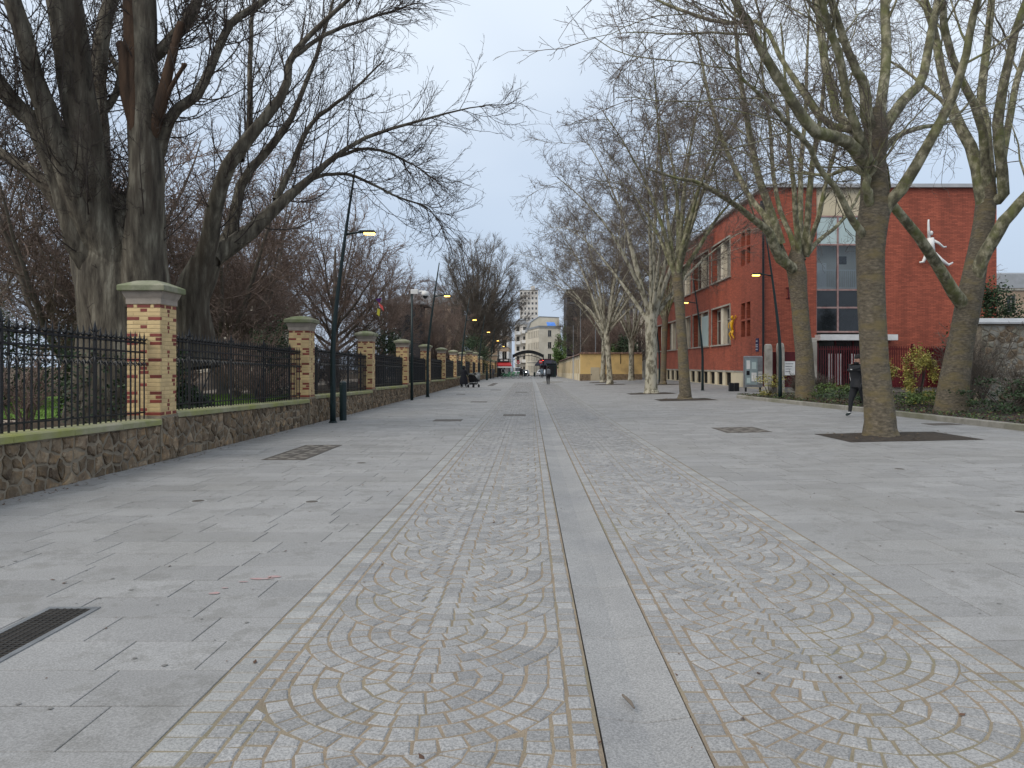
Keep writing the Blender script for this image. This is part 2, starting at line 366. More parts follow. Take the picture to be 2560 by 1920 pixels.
# granite slabs either side
def paving(name, x0f, x1f, y1, near):
    xm = lambda y: max(x1f(y), x0f(y))
    base = struct(sheet(name, [0, .25, .5, .75, 1], yl[:int(y1) + 3], lambda x, y: 0, M['joint']))
    for v in base.data.vertices:
        x = x0f(v.co.y) + (x1f(v.co.y) - x0f(v.co.y)) * v.co.x; v.co.x = x; v.co.z = zg(x, v.co.y) - .0065
    pc = Pieces(); y = .9
    while y < y1:
        dy = .40; a, b = x0f(y), x1f(y); x = a + .004
        rev = a < 0
        first = rg.uniform(.2, .7)
        while x < b - .05:
            l = first if first else rg.choice((.5, .6, .6, .7, .8)); first = None
            xe = min(x + l, b)
            if b - xe < .15: xe = b
            g2 = .0035
            pc.add([(x + g2, y + g2), (xe - g2, y + g2), (xe - g2, y + dy - g2), (x + g2, y + dy - g2)], .003 if y < 9 else 0, .02, rg.uniform(-.0012, .0012))
            x = xe
        y += dy
    pc.build('paving_slab', 'paving_slabs_beyond', M['slab'], base, near)
    return base
pav_l = paving('pavement_left', lambda y: -6.16, lambda y: (LX0 - .004) if y < 76 else GX0 - .008, 150, 300)
pav_r = paving('pavement_right', lambda y: (LX1 + .004) if y < 76 else GX1 + .008, lambda y: (kerbx(y) + .05) if y < 35 else (14.6 if y < 82 else 5.7), 150, 300)
# sprayed survey marks on the left slabs
mb = MB()
for (x, y, a, b) in ((-1.93, 5.33, .10, .03), (-1.86, 5.38, .06, .035), (-2.03, 5.25, .05, .012), (-2.10, 5.1, .03, .012), (-2.12, 4.98, .05, .03)):
    n = 9; mb.add([(x + a*math.cos(2*math.pi*i/n)*rg.uniform(.6, 1), y + b*math.sin(2*math.pi*i/n)*rg.uniform(.6, 1), zg(x, y) + .004) for i in range(n)], [tuple(range(n))])
mb.obj('paint_mark', mat('faded red spray', (.37, .22, .215), (.33, .28, .275), 30, .8), pav_l)

M['castpale'] = mat('worn cast iron', (.20, .18, .155), (.15, .135, .115), 12, .7)
def gum(parent, x0, x1, n, seed):
    r = random.Random(seed); mb = MB()
    for _ in range(n):
        x = r.uniform(x0, x1); y = 2.6 + 26*r.random()**1.7; a = r.uniform(.006, .017)
        mb.add([(x + a*math.cos(k*.9)*r.uniform(.8, 1.1), y + a*math.sin(k*.9)*r.uniform(.8, 1.1), zg(x, y) + .0035) for k in range(7)], [tuple(range(7))])
    stuff(mb.obj('gum_spots', mat('trodden gum', (.19, .185, .175), (.13, .125, .12), 40, .8), parent))
gum(pav_l, -6, -1.6, 240, 5); gum(pav_r, 2.6, 9.5, 300, 6)
# covers and grates let into the paving
def cover(name, x0, x1, y0, y1, label, kind, grp=None):
    cx, cy = (x0 + x1) / 2, (y0 + y1) / 2; z = zg(cx, cy)
    o = empty(name, (cx, cy, z), 0, label, 'drain grate' if kind == 'grate' else 'access cover', grp)
    o.rotation_euler.x = math.atan((zg(cx, y1) - zg(cx, y0)) / (y1 - y0)); o.rotation_euler.y = -math.atan((zg(x1, cy) - zg(x0, cy)) / (x1 - x0))
    a, b = (x1 - x0) / 2, (y1 - y0) / 2
    mb = MB(); t = .035
    for q in ((-a, a, -b, -b + t), (-a, a, b - t, b), (-a, -a + t, -b + t, b - t), (a - t, a, -b + t, b - t)): mb.box(*q, -.02, .006)
    mb.obj('frame', M['steel'] if kind == 'grate' else M['castiron'], o)
    if kind == 'grate':
        mb = MB(); mb.box(-a + t, a - t, -b + t, b - t, -.02, .0022); mb.obj('sump', M['soil'], o)
        nb = int((2*b - 2*t) / .032)
        me = MB(); me.box(-a + t, a - t, -.008, .008, 0, .005); me = me.mesh('bar', M['grate'])
        for i in range(nb): inst('bar', me, o, (0, -b + t + (i + .5) * (2*b - 2*t) / nb, .0005))
        me = MB(); me.box(-.006, .006, -b + t, b - t, .001, .0065); me = me.mesh('cross_bar', M['grate'])
        for i in range(1, 6): inst('cross_bar', me, o, (-a + t + i * (2*a - 2*t) / 6, 0, .0005))
    else:
        mb = MB(); nx = max(1, round(2*a / .36)); ny = max(1, round(2*b / .62))
        wx, wy = (2*a - 2*t) / nx, (2*b - 2*t) / ny
        for i in range(nx):
            for j in range(ny):
                x_, y_ = -a + t + i*wx, -b + t + j*wy
                mb = MB(); mb.box(x_ + .006, x_ + wx - .006, y_ + .006, y_ + wy - .006, -.02, .005)
                if kind == 'checker':
                    for p in range(2):
                        for q in range(3):
                            if (p + q) % 2 == 0: mb.box(x_ + .03 + p*wx*.45, x_ + .02 + (p + 1)*wx*.45, y_ + .03 + q*wy*.3, y_ + .02 + (q + 1)*wy*.3, .005, .007, 1)
                mb.obj('plate', [M['castiron'], M['castpale']], o)
    return o
cover('drain_grate', -3.04, -2.71, 3.25, 4.68, 'long slotted iron grate at the near left edge of the pavement', 'grate')
cover('access_cover', -4.53, -3.80, 12.5, 15.0, 'large brown chequered iron cover near the stone wall', 'checker')
cover('access_cover', -2.88, -2.04, 21.9, 22.7, 'double iron cover in line with the first street lamp', 'plain')
cover('access_cover', -2.73, -1.98, 34.0, 34.8, 'iron cover in the left slabs, level with the camera pole', 'plain')
cover('access_cover', -4.35, -3.83, 43.7, 44.5, 'small iron cover nearest the wall beyond the camera pole', 'plain')
cover('access_cover', -2.75, -2.0, 51.6, 52.5, 'iron cover in the left slabs before the woman with the pushchair', 'plain')
cover('access_cover', -3.6, -3.1, 63.0, 73.0, 'long narrow iron cover strip in the far left slabs', 'plain')
cover('access_cover', -.88, -.13, 24.4, 25.2, 'nearer of the two iron covers in the cobbles left of the gutter', 'plain')
cover('access_cover', -.92, -.15, 47.1, 48.0, 'farther of the two iron covers in the cobbles left of the gutter', 'plain')
cover('access_cover', 4.64, 5.70, 17.4, 18.9, 'dark iron cover with pale patches in the right pavement beside the big tree pit', 'checker')
cover('access_cover', 10.0, 10.7, 18.3, 18.9, 'iron cover beside the kerb of the planted bed', 'plain')
def gully(x, y, label):
    o = empty('surface_box', (x, y, zg(x, y)), 0, label, 'valve cover', 'small round valve covers in the slabs')
    mb = MB(); mb.lathe([(.07, -.02), (.07, .004), (.06, .006)], k=14); mb.obj('lid', M['castiron'], o, smooth=False)
    mb = MB(); mb.lathe([(.10, -.02), (.10, .003), (.09, .0035)], k=14); mb.obj('collar', M['border'], o)
gully(-3.62, 4.83, 'small round valve cover just beyond the near iron grate')
gully(-3.83, 8.55, 'small round valve cover nearest the first brick pillar on the left')
gully(-2.5, 8.5, 'small round valve cover midway between cobbles and stone wall')
gully(-2.75, 12.1, 'small round valve cover right of the chequered cover')
gully(5.06, 7.6, 'small round valve cover in the right slabs near the camera')
gully(5.45, 10.9, 'small round valve cover in the right slabs short of the tree pit')

# scattered dead leaves and crumbs on the paving
def scatter(name, n, region, m, sz, parent=None):
    r = random.Random(n); mb = MB()
    for _ in range(n):
        x0, x1, y0, y1 = region; x = r.uniform(x0, x1); y = y0 + (y1 - y0) * r.random() ** 1.6
        s = r.uniform(*sz); a = r.uniform(0, 6.28); c, sn = math.cos(a)*s, math.sin(a)*s; z = zg(x, y) + .003; k = r.uniform(.35, .7)
        h = r.uniform(.1, .6) * s
        mb.add([(x - c, y - sn, z), (x + sn*k, y - c*k, z + .001), (x + c, y + sn, z + h), (x - sn*k, y + c*k, z + .002)], [(0, 1, 2, 3)])
    return stuff(mb.obj(name, m, parent))
o = scatter('fallen_leaves', 420, (-6.0, 9.5, 2.6, 30), M['leafbrown'], (.006, .022)); tag(o, 'tiny dry leaves and crumbs scattered over the paving', 'leaves')
o = scatter('leaf_drift', 700, (-6.14, -5.85, 5, 40), M['leafbrown'], (.008, .03)); tag(o, 'dry leaves gathered along the foot of the stone wall', 'leaves')
mb = MB(); mb.tube([(.43, 3.42, zg(.43, 3.4) - .004), (.455, 3.34, zg(.45, 3.3) - .002), (.462, 3.27, zg(.45, 3.3) + .004)], [.006, .009, .004], 6)
tag(mb.obj('twig', M['greytwig']), 'short broken twig lying in the granite gutter', 'twig')
mb = MB(); mb.tube([(3.18, 4.36, zg(3, 4.36) + .005), (3.36, 4.33, zg(3, 4.3) + .008), (3.5, 4.34, zg(3, 4.3) + .006)], [.004, .008, .004], 6)
tag(mb.obj('twig', M['greytwig']), 'long dark twig on the slabs at the right edge', 'twig')
# ------------------------------------------------------------------ boundary wall of the park (left)
WX = -6.15
PY = [4.03] + [12.3 + 8.27*k for k in range(8)] + [79.0, 87.0, 95.5, 104, 112.5, 121, 129.5, 138]
PW = .56
def ztop(y, ya, yb): return zg(WX, y) + .80 - .09 * (y - ya) / (yb - ya)
ORD = ['nearest', 'second', 'third', 'fourth', 'fifth', 'sixth', 'seventh', 'eighth', 'ninth', 'tenth', 'eleventh', 'twelfth', 'thirteenth', 'fourteenth', 'fifteenth', 'sixteenth', 'seventeenth']
def clip(poly, a, b, c):      # keep a*x+b*y<=c
    out = []
    for i in range(len(poly)):
        p, q = poly[i], poly[(i+1) % len(poly)]; dp = a*p[0]+b*p[1]-c; dq = a*q[0]+b*q[1]-c
        if dp <= 0: out.append(p)
        if dp * dq < 0: t = dp / (dp - dq); out.append((p[0]+t*(q[0]-p[0]), p[1]+t*(q[1]-p[1])))
    return out
def rubble(u0, u1, h, seed, cell=.27):
    """irregular stones filling u0..u1 by 0..h: list of polygons"""
    r = random.Random(seed); pts = []
    nr = max(2, round(h / (cell*.8)))
    for j in range(nr):
        u = u0 - r.uniform(0, cell)
        while u < u1 + cell:
            pts.append((u + r.uniform(-.05, .05), (j + .5 + r.uniform(-.3, .3)) * h / nr)); u += cell * r.uniform(.55, 1.7)
    res = []
    for i, p in enumerate(pts):
        poly = [(p[0]-.4, p[1]-.4), (p[0]+.4, p[1]-.4), (p[0]+.4, p[1]+.4), (p[0]-.4, p[1]+.4)]
        for j, q in enumerate(pts):
            if i != j and abs(q[0]-p[0]) < .8:
                a, b = q[0]-p[0], q[1]-p[1]; poly = clip(poly, a, b, (q[0]**2+q[1]**2-p[0]**2-p[1]**2)/2)
                if len(poly) < 3: break
        for (a, b, c) in ((-1, 0, -u0), (1, 0, u1), (0, -1, 0), (0, 1, h)):
            if len(poly) >= 3: poly = clip(poly, a, b, c)
        if len(poly) < 3: continue
        ar = abs(sum(poly[k][0]*poly[(k+1) % len(poly)][1] - poly[(k+1) % len(poly)][0]*poly[k][1] for k in range(len(poly)))) / 2
        if ar > .006: res.append(poly)
    return res
def stone_geo(poly, r, mapf):
    cx = sum(p[0] for p in poly)/len(poly); cy = sum(p[1] for p in poly)/len(poly)
    poly = [p for k, p in enumerate(poly) if math.hypot(p[0]-poly[k-1][0], p[1]-poly[k-1][1]) > .012]
    if len(poly) < 3: return None
    pp = []
    for k, p in enumerate(poly):
        q = poly[(k+1) % len(poly)]; pp += [p, ((p[0]+q[0])/2+r.uniform(-.014, .014), (p[1]+q[1])/2+r.uniform(-.014, .014))]
    poly = pp; n = len(poly)
    j = [r.uniform(-.009, .009) for _ in range(n)]; pr = r.uniform(.006, .038); sh = r.uniform(.012, .034)
    def s(p, d, k): 
        L = math.hypot(p[0]-cx, p[1]-cy); q = max(.3, 1 - d / L); return (cx + (p[0]-cx)*q + k, cy + (p[1]-cy)*q)
    rings = [[mapf(*s(p, sh, j[i]), -.03) for i, p in enumerate(poly)], [mapf(*s(p, sh + .006, j[i]), pr * .5) for i, p in enumerate(poly)], [mapf(*s(p, sh + .028, -j[i]), pr) for i, p in enumerate(poly)]]
    v = rings[0] + rings[1] + rings[2]
    f = [(k*n+i, k*n+(i+1) % n, (k+1)*n+(i+1) % n, (k+1)*n+i) for k in range(2) for i in range(n)] + [tuple(range(2*n, 3*n))]
    return v, f
# railing bar with its spear head and two spiked collars, shared by all bars
def spike(mb, c, d, l, r):
    d = Vector(d).normalized(); ref = Vector((0, 0, 1)) if abs(d.z) < .9 else Vector((1, 0, 0)); u = d.cross(ref).normalized(); v = d.cross(u); c = Vector(c)
    p = [c + r*u, c + r*v, c - r*u, c - r*v, c + l*d]; mb.add(p, [(0, 1, 4), (1, 2, 4), (2, 3, 4), (3, 0, 4)])
def barmesh(r, H, tip, fancy):
    mb = MB(); mb.box(-r, r, -r, r, 0, H)
    mb.add([(-r*1.9, 0, H), (0, -r*1.9, H), (r*1.9, 0, H), (0, r*1.9, H), (0, 0, H + tip), (0, 0, H - .03)], [(0, 1, 4), (1, 2, 4), (2, 3, 4), (3, 0, 4), (1, 0, 5), (2, 1, 5), (3, 2, 5), (0, 3, 5)])
    if fancy:
        for a in range(4):
            c, s = math.cos(a*math.pi/2 + .5), math.sin(a*math.pi/2 + .5)
            spike(mb, (0, 0, H - .02), (c, s, .8), .12, .014); spike(mb, (0, 0, H - .05), (c, s, -.15), .07, .013)
            spike(mb, (0, 0, H - .36), (c, s, -1.1), .12, .014); spike(mb, (0, 0, H - .33), (c, s, .2), .07, .013)
    return mb.mesh('bar', M['iron'])
BAR = barmesh(.0105, 1.30, .15, True); BAR2 = barmesh(.010, 1.22, .07, False); POST = barmesh(.02, 1.36, .17, True)

def wall_section(i):
    ya = PY[i] + (PW if i else 0); yb = PY[i+1]; ym = (ya + yb) / 2; near = i < 4
    o = empty('low_wall', (WX, ym, zg(WX, ym)), 0, ORD[i] + ' stretch of low rubble wall with coping along the park', 'wall', 'stretches of low rubble wall')
    z0 = zg(WX, ym); n = 6; ys = [ya + (yb-ya)*k/n for k in range(n+1)]
    mb = MB()
    def prism(xa, xb, za, zb):
        mb.rings([[(xa - WX, y - ym, za(y) - z0), (xb - WX, y - ym, za(y) - z0), (xb - WX, y - ym, zb(y) - z0), (xa - WX, y - ym, zb(y) - z0)] for y in ys])
    prism(WX - .40, WX, lambda y: zg(WX, y) - .12, lambda y: ztop(y, ya, yb) - .1); mb.obj('mortar_core', M['mortar'], o)
    nc = 7; L = (yb - ya) / nc
    for k in range(nc):                                   # coping stones
        a, b = ya + k*L + .003, ya + (k+1)*L - .003; mb = MB(); e = .012
        def sec(y, s=0): t = ztop(y, ya, yb) - z0; return [(-.45 + s, y-ym, t-.098), (.05 - s, y-ym, t-.098), (.05 - s, y-ym, t-.02-s), (.02, y-ym, t - s), (-.42, y-ym, t - s), (-.45 + s, y-ym, t-.02-s)]
        mb.rings([sec(a, e), sec(a + e), sec(b - e), sec(b, e)]); mb.obj('coping_stone', M['coping'], o)
    r = random.Random(i); h = .69
    mp = lambda u, v, d: (d, u - ym, (zg(WX, u) - z0) - .03 + v * (ztop(u, ya, yb) - .1 - zg(WX, u) + .03) / h)
    polys = rubble(ya, yb, h, 40 + i, .23); rest = MB()
    for p in polys:
        g = stone_geo(p, r, mp)
        if not g: continue
        if near:
            v, f = g; c = [sum(q[k] for q in v)/len(v) for k in range(3)]
            me = bpy.data.meshes.new('stone'); me.from_pydata([(a-c[0], b-c[1], d-c[2]) for a, b, d in v], [], f); me.materials.append(M['rubble'])
            inst('stone', me, o, c)
        else: rest.add(*g)
    if not near: stuff(rest.obj('rubble_stones', M['rubble'], o))
    # railing on the wall
    rl = empty('iron_railing', (-6.38, ym, z0), 0, ORD[i] + ' panel of black spiked iron railing on the park wall', 'railing', 'panels of iron railing')
    ra, rb = ya + .03, yb - .03
    zt = lambda y: ztop(y, ya, yb) - z0
    for hh, s in ((.11, .012), (1.10, .014), (1.26, .014)):
        mb = MB(); mb.rings([[(-s, y-ym, zt(y)+hh-s), (s, y-ym, zt(y)+hh-s), (s, y-ym, zt(y)+hh+s), (-s, y-ym, zt(y)+hh+s)] for y in (ra, (ra+rb)/2, rb)]); mb.obj('rail', M['iron'], rl)
    nb = round((rb - ra) / .14); joined = MB()
    for k in range(nb + 1):
        y = ra + .02 + (rb - ra - .04) * k / nb; me = POST if k % 14 == 7 else BAR
        if i < 5: inst('bar' if me is BAR else 'post', me, rl, (0, y - ym, zt(y)), (0, 0, (k*37 % 7) * .1))
        else: joined.add([(v.co.x, v.co.y + y - ym, v.co.z + zt(y)) for v in me.vertices], [tuple(p.vertices) for p in me.polygons])
    if i >= 5: stuff(joined.obj('bars', M['iron'], rl))
    if 0 < i < 7:                                           # back stays
        for y in (ra + (rb-ra)*.3, ra + (rb-ra)*.7):
            mb = MB(); mb.tube([(0, y-ym, zt(y)+1.1), (-.35, y-ym, zt(y)+.3), (-.4, y-ym, zt(y)-.1)], .012, 6); mb.obj('stay', M['iron'], rl)
for i in range(len(PY) - 1): wall_section(i)

# brick pillars: 27 courses, rows of (cells, colour); 10 cells a face
ROWS = {0: [(2,'R'),(1,'C'),(4,'R'),(1,'C'),(2,'R')], 1: [(4,'C'),(2,'R'),(4,'C')], 3: [(3.7,'R'),(2.6,'C'),(3.7,'R')], 5: [(4,'C'),(2,'R'),(4,'C')],
        7: [(3.2,'R'),(3.6,'C'),(3.2,'R')], 8: [(1.5,'R'),(3.5,'C'),(3.5,'C'),(1.5,'R')], 9: [(3.2,'R'),(3.6,'C'),(3.2,'R')], 11: [(4,'C'),(2,'R'),(4,'C')], 13: [(3.7,'R'),(2.6,'C'),(3.7,'R')],
        14: [(3.5,'C'),(3,'R'),(3.5,'C')], 15: [(4,'C'),(2,'R'),(4,'C')], 16: [(3.5,'C'),(3,'R'),(3.5,'C')], 17: [(3.2,'R'),(3.6,'C'),(3.2,'R')], 19: [(4,'C'),(2,'R'),(4,'C')],
        21: [(3.2,'R'),(3.6,'C'),(3.2,'R')], 22: [(1.5,'R'),(3.5,'C'),(3.5,'C'),(1.5,'R')], 23: [(3.2,'R'),(3.6,'C'),(3.2,'R')], 25: [(4,'C'),(2,'R'),(4,'C')], 26: [(4,'R'),(1,'C'),(5,'R')]}
SROWS = {1: [(4,'C'),(2,'R'),(4,'C')], 2: [(4.5,'C'),(1,'R'),(4.5,'C')], 4: [(4.5,'C'),(1,'R'),(4.5,'C')], 5: [(4,'C'),(2,'R'),(4,'C')], 6: [(4.5,'C'),(1,'R'),(4.5,'C')],
         3: [(8.5,'C'),(1.5,'R')], 7: [(8,'C'),(2,'R')], 8: [(7.5,'C'),(2.5,'R')], 9: [(8.5,'C'),(1.5,'R')]}
SR = dict(SROWS); SR.update({k + 10: v for k, v in SROWS.items()}); SR.update({21: SROWS[3], 23: SROWS[4], 24: SROWS[5], 25: SROWS[6], 0: ROWS[0], 26: ROWS[0]})
NC = 27; BH = 1.86
def pillar_bricks(w, scale_h=1.0):
    """(face, u0, u1, course, colour) for four faces"""
    out = []
    for face in range(4):
        for c in range(NC):
            rows = (SR if face % 2 else ROWS).get(c) or ([(4,'C'),(4,'C'),(2,'C')] if c % 2 else [(2,'C'),(4,'C'),(4,'C')])
            u = 0
            for l, col in rows: out.append((face, u/10, (u+l)/10, c, col)); u += l
    return out
def brick_geo(face, u0, u1, c, w, H):
    h = H / NC; g = .0028; gz = .0085; z1 = H - c*h - gz; z0 = z1 - h + 2*gz; dp = .05; hw = w / 2
    full = face % 2 == 0; lo, hi = (-hw, hw) if full else (-hw + dp, hw - dp)
    a = lo + (hi-lo)*u0 + g; b = lo + (hi-lo)*u1 - g; e = .003
    def mp(u, d, z):      # d outwards
        if face == 0: return (u, -hw - d, z)
        if face == 1: return (hw + d, u, z)
        if face == 2: return (-u, hw + d, z)
        return (-hw - d, -u, z)
    rs = [[mp(a, -dp, z0), mp(b, -dp, z0), mp(b, -dp, z1), mp(a, -dp, z1)], [mp(a, -e, z0), mp(b, -e, z0), mp(b, -e, z1), mp(a, -e, z1)],
          [mp(a+e, 0, z0+e), mp(b-e, 0, z0+e), mp(b-e, 0, z1-e), mp(a+e, 0, z1-e)]]
    v = [p for r in rs for p in r]; f = [(k*4+i, k*4+(i+1) % 4, k*4+4+(i+1) % 4, k*4+4+i) for k in range(2) for i in range(4)] + [(8, 9, 10, 11)]
    return v, f
def pillar_parts(o, w, H, individual, z0=0):
    """z0: bottom of the brickwork"""
    hw = w / 2
    mb = MB(); mb.box(-hw + .004, hw - .004, -hw + .004, hw - .004, z0, z0 + H); mb.obj('mortar_core', M['pmortar'], o)
    rest = [MB(), MB()]; cache = {}
    for face, u0, u1, c, col in pillar_bricks(w):
        v, f = brick_geo(face, u0, u1, c, w, H)
        if individual and face in (0, 1):
            cen = [sum(p[k] for p in v)/len(v) for k in range(3)]; key = (face, round(u1-u0, 3), col)
            if key not in cache:
                me = bpy.data.meshes.new('brick'); me.from_pydata([(p[0]-cen[0], p[1]-cen[1], p[2]-cen[2]) for p in v], [], f)
                me.materials.append(M['redbrick' if col == 'R' else 'cream']); cache[key] = me
            inst('brick', cache[key], o, (cen[0], cen[1], cen[2] + z0))
        else: rest[col == 'R'].add([(p[0], p[1], p[2] + z0) for p in v], f)
    mb = MB()
    for k in (0, 1): mb.add(rest[k].v, rest[k].f, k)
    stuff(mb.obj('brickwork', [M['cream'], M['redbrick']], o))
    mb = MB(); a = hw + .012; z = z0 + H
    mb.rings([rect(-a, a, -a, a, z + .001), rect(-a, a, -a, a, z + .09), rect(-a - .02, a + .02, -a - .02, a + .02, z + .13), rect(-a - .05, a + .05, -a - .05, a + .05, z + .21)]); mb.obj('neck', M['capneck'], o)
    mb = MB(); a = hw + .11
    mb.rings([rect(-a + .01, a - .01, -a + .01, a - .01, z + .212), rect(-a, a, -a, a, z + .225), rect(-a, a, -a, a, z + .30), rect(-a + .015, a - .015, -a + .015, a - .015, z + .315), rect(-hw*.62, hw*.62, -hw*.62, hw*.62, z + .40), rect(-hw*.25, hw*.25, -hw*.25, hw*.25, z + .415)])
    mb.obj('cap_stone', M['capstone'], o)
    # stone foot, flush with the wall
    mb = MB(); mb.box(-hw - .01, hw + .022, -hw - .012, hw + .012, -.12, z0 - .002); mb.obj('foot', M['mortar'], o)
    r = random.Random(int(w*1000)); k = 0
    for p in rubble(-hw, hw, z0 - .02, 11, .24):
        g = stone_geo(p, r, lambda u, v_, d: (hw + .022 + d, u, v_))
        if g: q = MB(); q.add(*g); q.obj('foot_stone', M['rubble'], o)
proto = {}
for i, y in enumerate(PY):
    if i == 0: continue
    gate = i in (9, 10); w = .72 if gate else PW; yc = y + PW / 2; xc = WX + .015 - w / 2; z = zg(WX, yc)
    z0 = ztop(y, PY[i-1], y) - z + .02
    lab = ORD[i-1] + ' banded cream and red brick pillar of the park wall, counting from the camera' if not gate else ('wider' if i == 9 else 'farther') + ' gate pillar of cream and red brick midway along the park wall'
    o = empty('brick_pillar', (xc, yc, z), 0, lab, 'pillar', 'brick pillars along the park wall')
    key = 'gate' if gate else ('near' if i < 4 else 'far')
    if key in proto:
        for ch in list(proto[key].children): copy_tree(ch, o)
    else:
        pillar_parts(o, w, 2.15 if gate else BH, key == 'near', .76 if not gate else .8); proto[key] = o

# ------------------------------------------------------------------ street lamps, bollards, camera pole, bins
def lamp_parts(o, side):
    """leaning tapered mast with a short arm; side +1 arm to the right"""
    pts = []; H = 7.25
    for k in range(15):
        t = k / 14; z = H * t; lean = .10 * (max(0, z - 2.2) / 5.05) ** 1.25 * 5.05 * 1.25
        pts.append((side * lean, 0, z))
    mb = MB(); mb.tube(pts, [.088 - .06 * (k / 14) ** 1.1 for k in range(15)], 12); mb.obj('mast', M['lampgreen'], o, smooth=True)
    mb = MB(); mb.lathe([(.125, 0), (.125, .02), (.105, .03), (.10, .05)], k=14); mb.obj('base_plate', M['lampgreen'], o)
    z = 5.42; x = side * .10 * ((z - 2.2) / 5.05) ** 1.25 * 5.05 * 1.25
    mb = MB(); mb.tube([(x, 0, z), (x + side*.28, 0, z + .05), (x + side*.5, 0, z + .07)], [.035, .028, .026], 8); mb.obj('arm', M['lampgreen'], o, smooth=True)
    mb = MB(); a, b = sorted((x + side*.40, x + side*.86))
    mb.rings([rect(a, b, -.09, .09, z + .045), rect(a - .01, b + .01, -.10, .10, z + .075), rect(a + .03, b - .03, -.07, .07, z + .115)]); mb.obj('lamp_head', M['lampgreen'], o)
    a, b = sorted((x + side*.54, x + side*.84))
    mb = MB(); mb.rings([rect(a + .01, b - .01, -.07, .07, z - .005), rect(a, b, -.08, .08, z + .043)]); mb.obj('lamp_lens', M['lamplight'], o)
    mb = MB(); mb.box(-.045, .045, -.099, -.088, .55, 1.05); mb.obj('service_hatch', M['lampgreen'], o)
LL = [(-5.66, 21.3, 'left street lamp nearest the camera, beside a thick bollard'), (-5.5, 39.9, 'second left street lamp, just past the camera pole'),
      (-5.55, 60.5, 'third left street lamp, behind the woman with the pushchair'), (-5.6, 82, 'fourth left street lamp, beyond the litter bin'),
      (-5.6, 106, 'fifth left street lamp, far along the park wall'), (-5.6, 130, 'farthest left street lamp, near the red awning')]
RL = [(10.9, 32.2, 'right street lamp standing in the planted bed by the red building corner'), (10.75, 46, 'right street lamp in front of the red building windows'),
      (10.65, 60.7, 'farthest right street lamp, half hidden behind plane trunks')]
lp = {}
for side, L in ((1, LL), (-1, RL)):
    for x, y, lab in L:
        o = empty('street_lamp', (x, y, zg(x, y)), 0, lab, 'street lamp', 'leaning street lamps')
        if side in lp:
            for ch in list(lp[side].children): copy_tree(ch, o)
        else: lamp_parts(o, side); lp[side] = o
def bollard(x, y, h, r, lab):
    o = empty('bollard', (x, y, zg(x, y)), 0, lab, 'bollard', 'dark green bollards')
    mb = MB(); mb.lathe([(r, 0), (r, h - .10), (r*.96, h - .09)], k=18); mb.obj('post', M['lampgreen'], o, smooth=False)
    mb = MB(); mb.lathe([(r*.97, h - .088), (r*1.02, h - .07), (r*.98, h - .03), (r*.6, h), (r*.1, h + .01)], k=18); mb.obj('cap', M['lampgreen'], o, smooth=True)
bollard(-5.62, 22.3, 1.17, .105, 'thick dark green bollard beside the nearest left lamp')
bollard(-5.25, 91, 1.15, .14, 'dark green bollard far along the park wall')
bollard(-1.0, 152, .9, .2, 'left of two short black bollards closing the far end of the lane'); bollard(1.0, 152, .9, .2, 'right of two short black bollards closing the far end of the lane')
o = empty('camera_pole', (-5.76, 36.2, zg(-5.76, 36.2)), 0, 'slim dark pole with a white surveillance camera', 'camera pole')
mb = MB(); mb.tube([(0, 0, 0), (0, 0, 2.6), (0, 0, 5.3)], [.075, .06, .05], 10); mb.obj('pole', M['lampgreen'], o, smooth=True)
mb = MB(); mb.cbox(-.05, .30, -.08, .08, 5.20, 5.42, .02); mb.obj('camera_arm', M['white'], o)
mb = MB(); mb.lathe([(.04, .36), (.17, .33), (.18, .2), (.17, .12)], (.66, 0, 4.98), 14); mb.tube([(.28, 0, 5.31), (.66, 0, 5.33)], .045, 8); d = mb.obj('camera_housing', M['white'], o, smooth=True)
mb = MB(); mb.ball((.66, 0, 5.09), .13); mb.obj('dome', M['glass'], d, smooth=True)
o = empty('litter_bin', (-5.35, 76, zg(-5.35, 76)), 0, 'wire litter bin with clear bag by the park wall', 'litter bin')
mb = MB(); mb.lathe([(.20, .12), (.27, .62), (.29, .98)], k=14); mb.obj('bag', mat('clear bag', (.32, .33, .33), (.2, .21, .21), 6, .3), o, smooth=True)
mb = MB(); mb.lathe([(.2, .1), (.23, .3), (.19, .32)], k=14); mb.obj('bin_contents', M['blackcloth'], o)
for k in range(8):
    a = k * math.pi / 4; mb = MB(); mb.tube([(.22*math.cos(a), .22*math.sin(a), .05), (.30*math.cos(a), .30*math.sin(a), 1.0)], .012, 5); mb.obj('upright', M['steel'], o)
mb = MB(); mb.lathe([(.29, 1.0), (.32, 1.0), (.32, 1.05), (.29, 1.05)], k=16); mb.obj('rim', M['steel'], o)
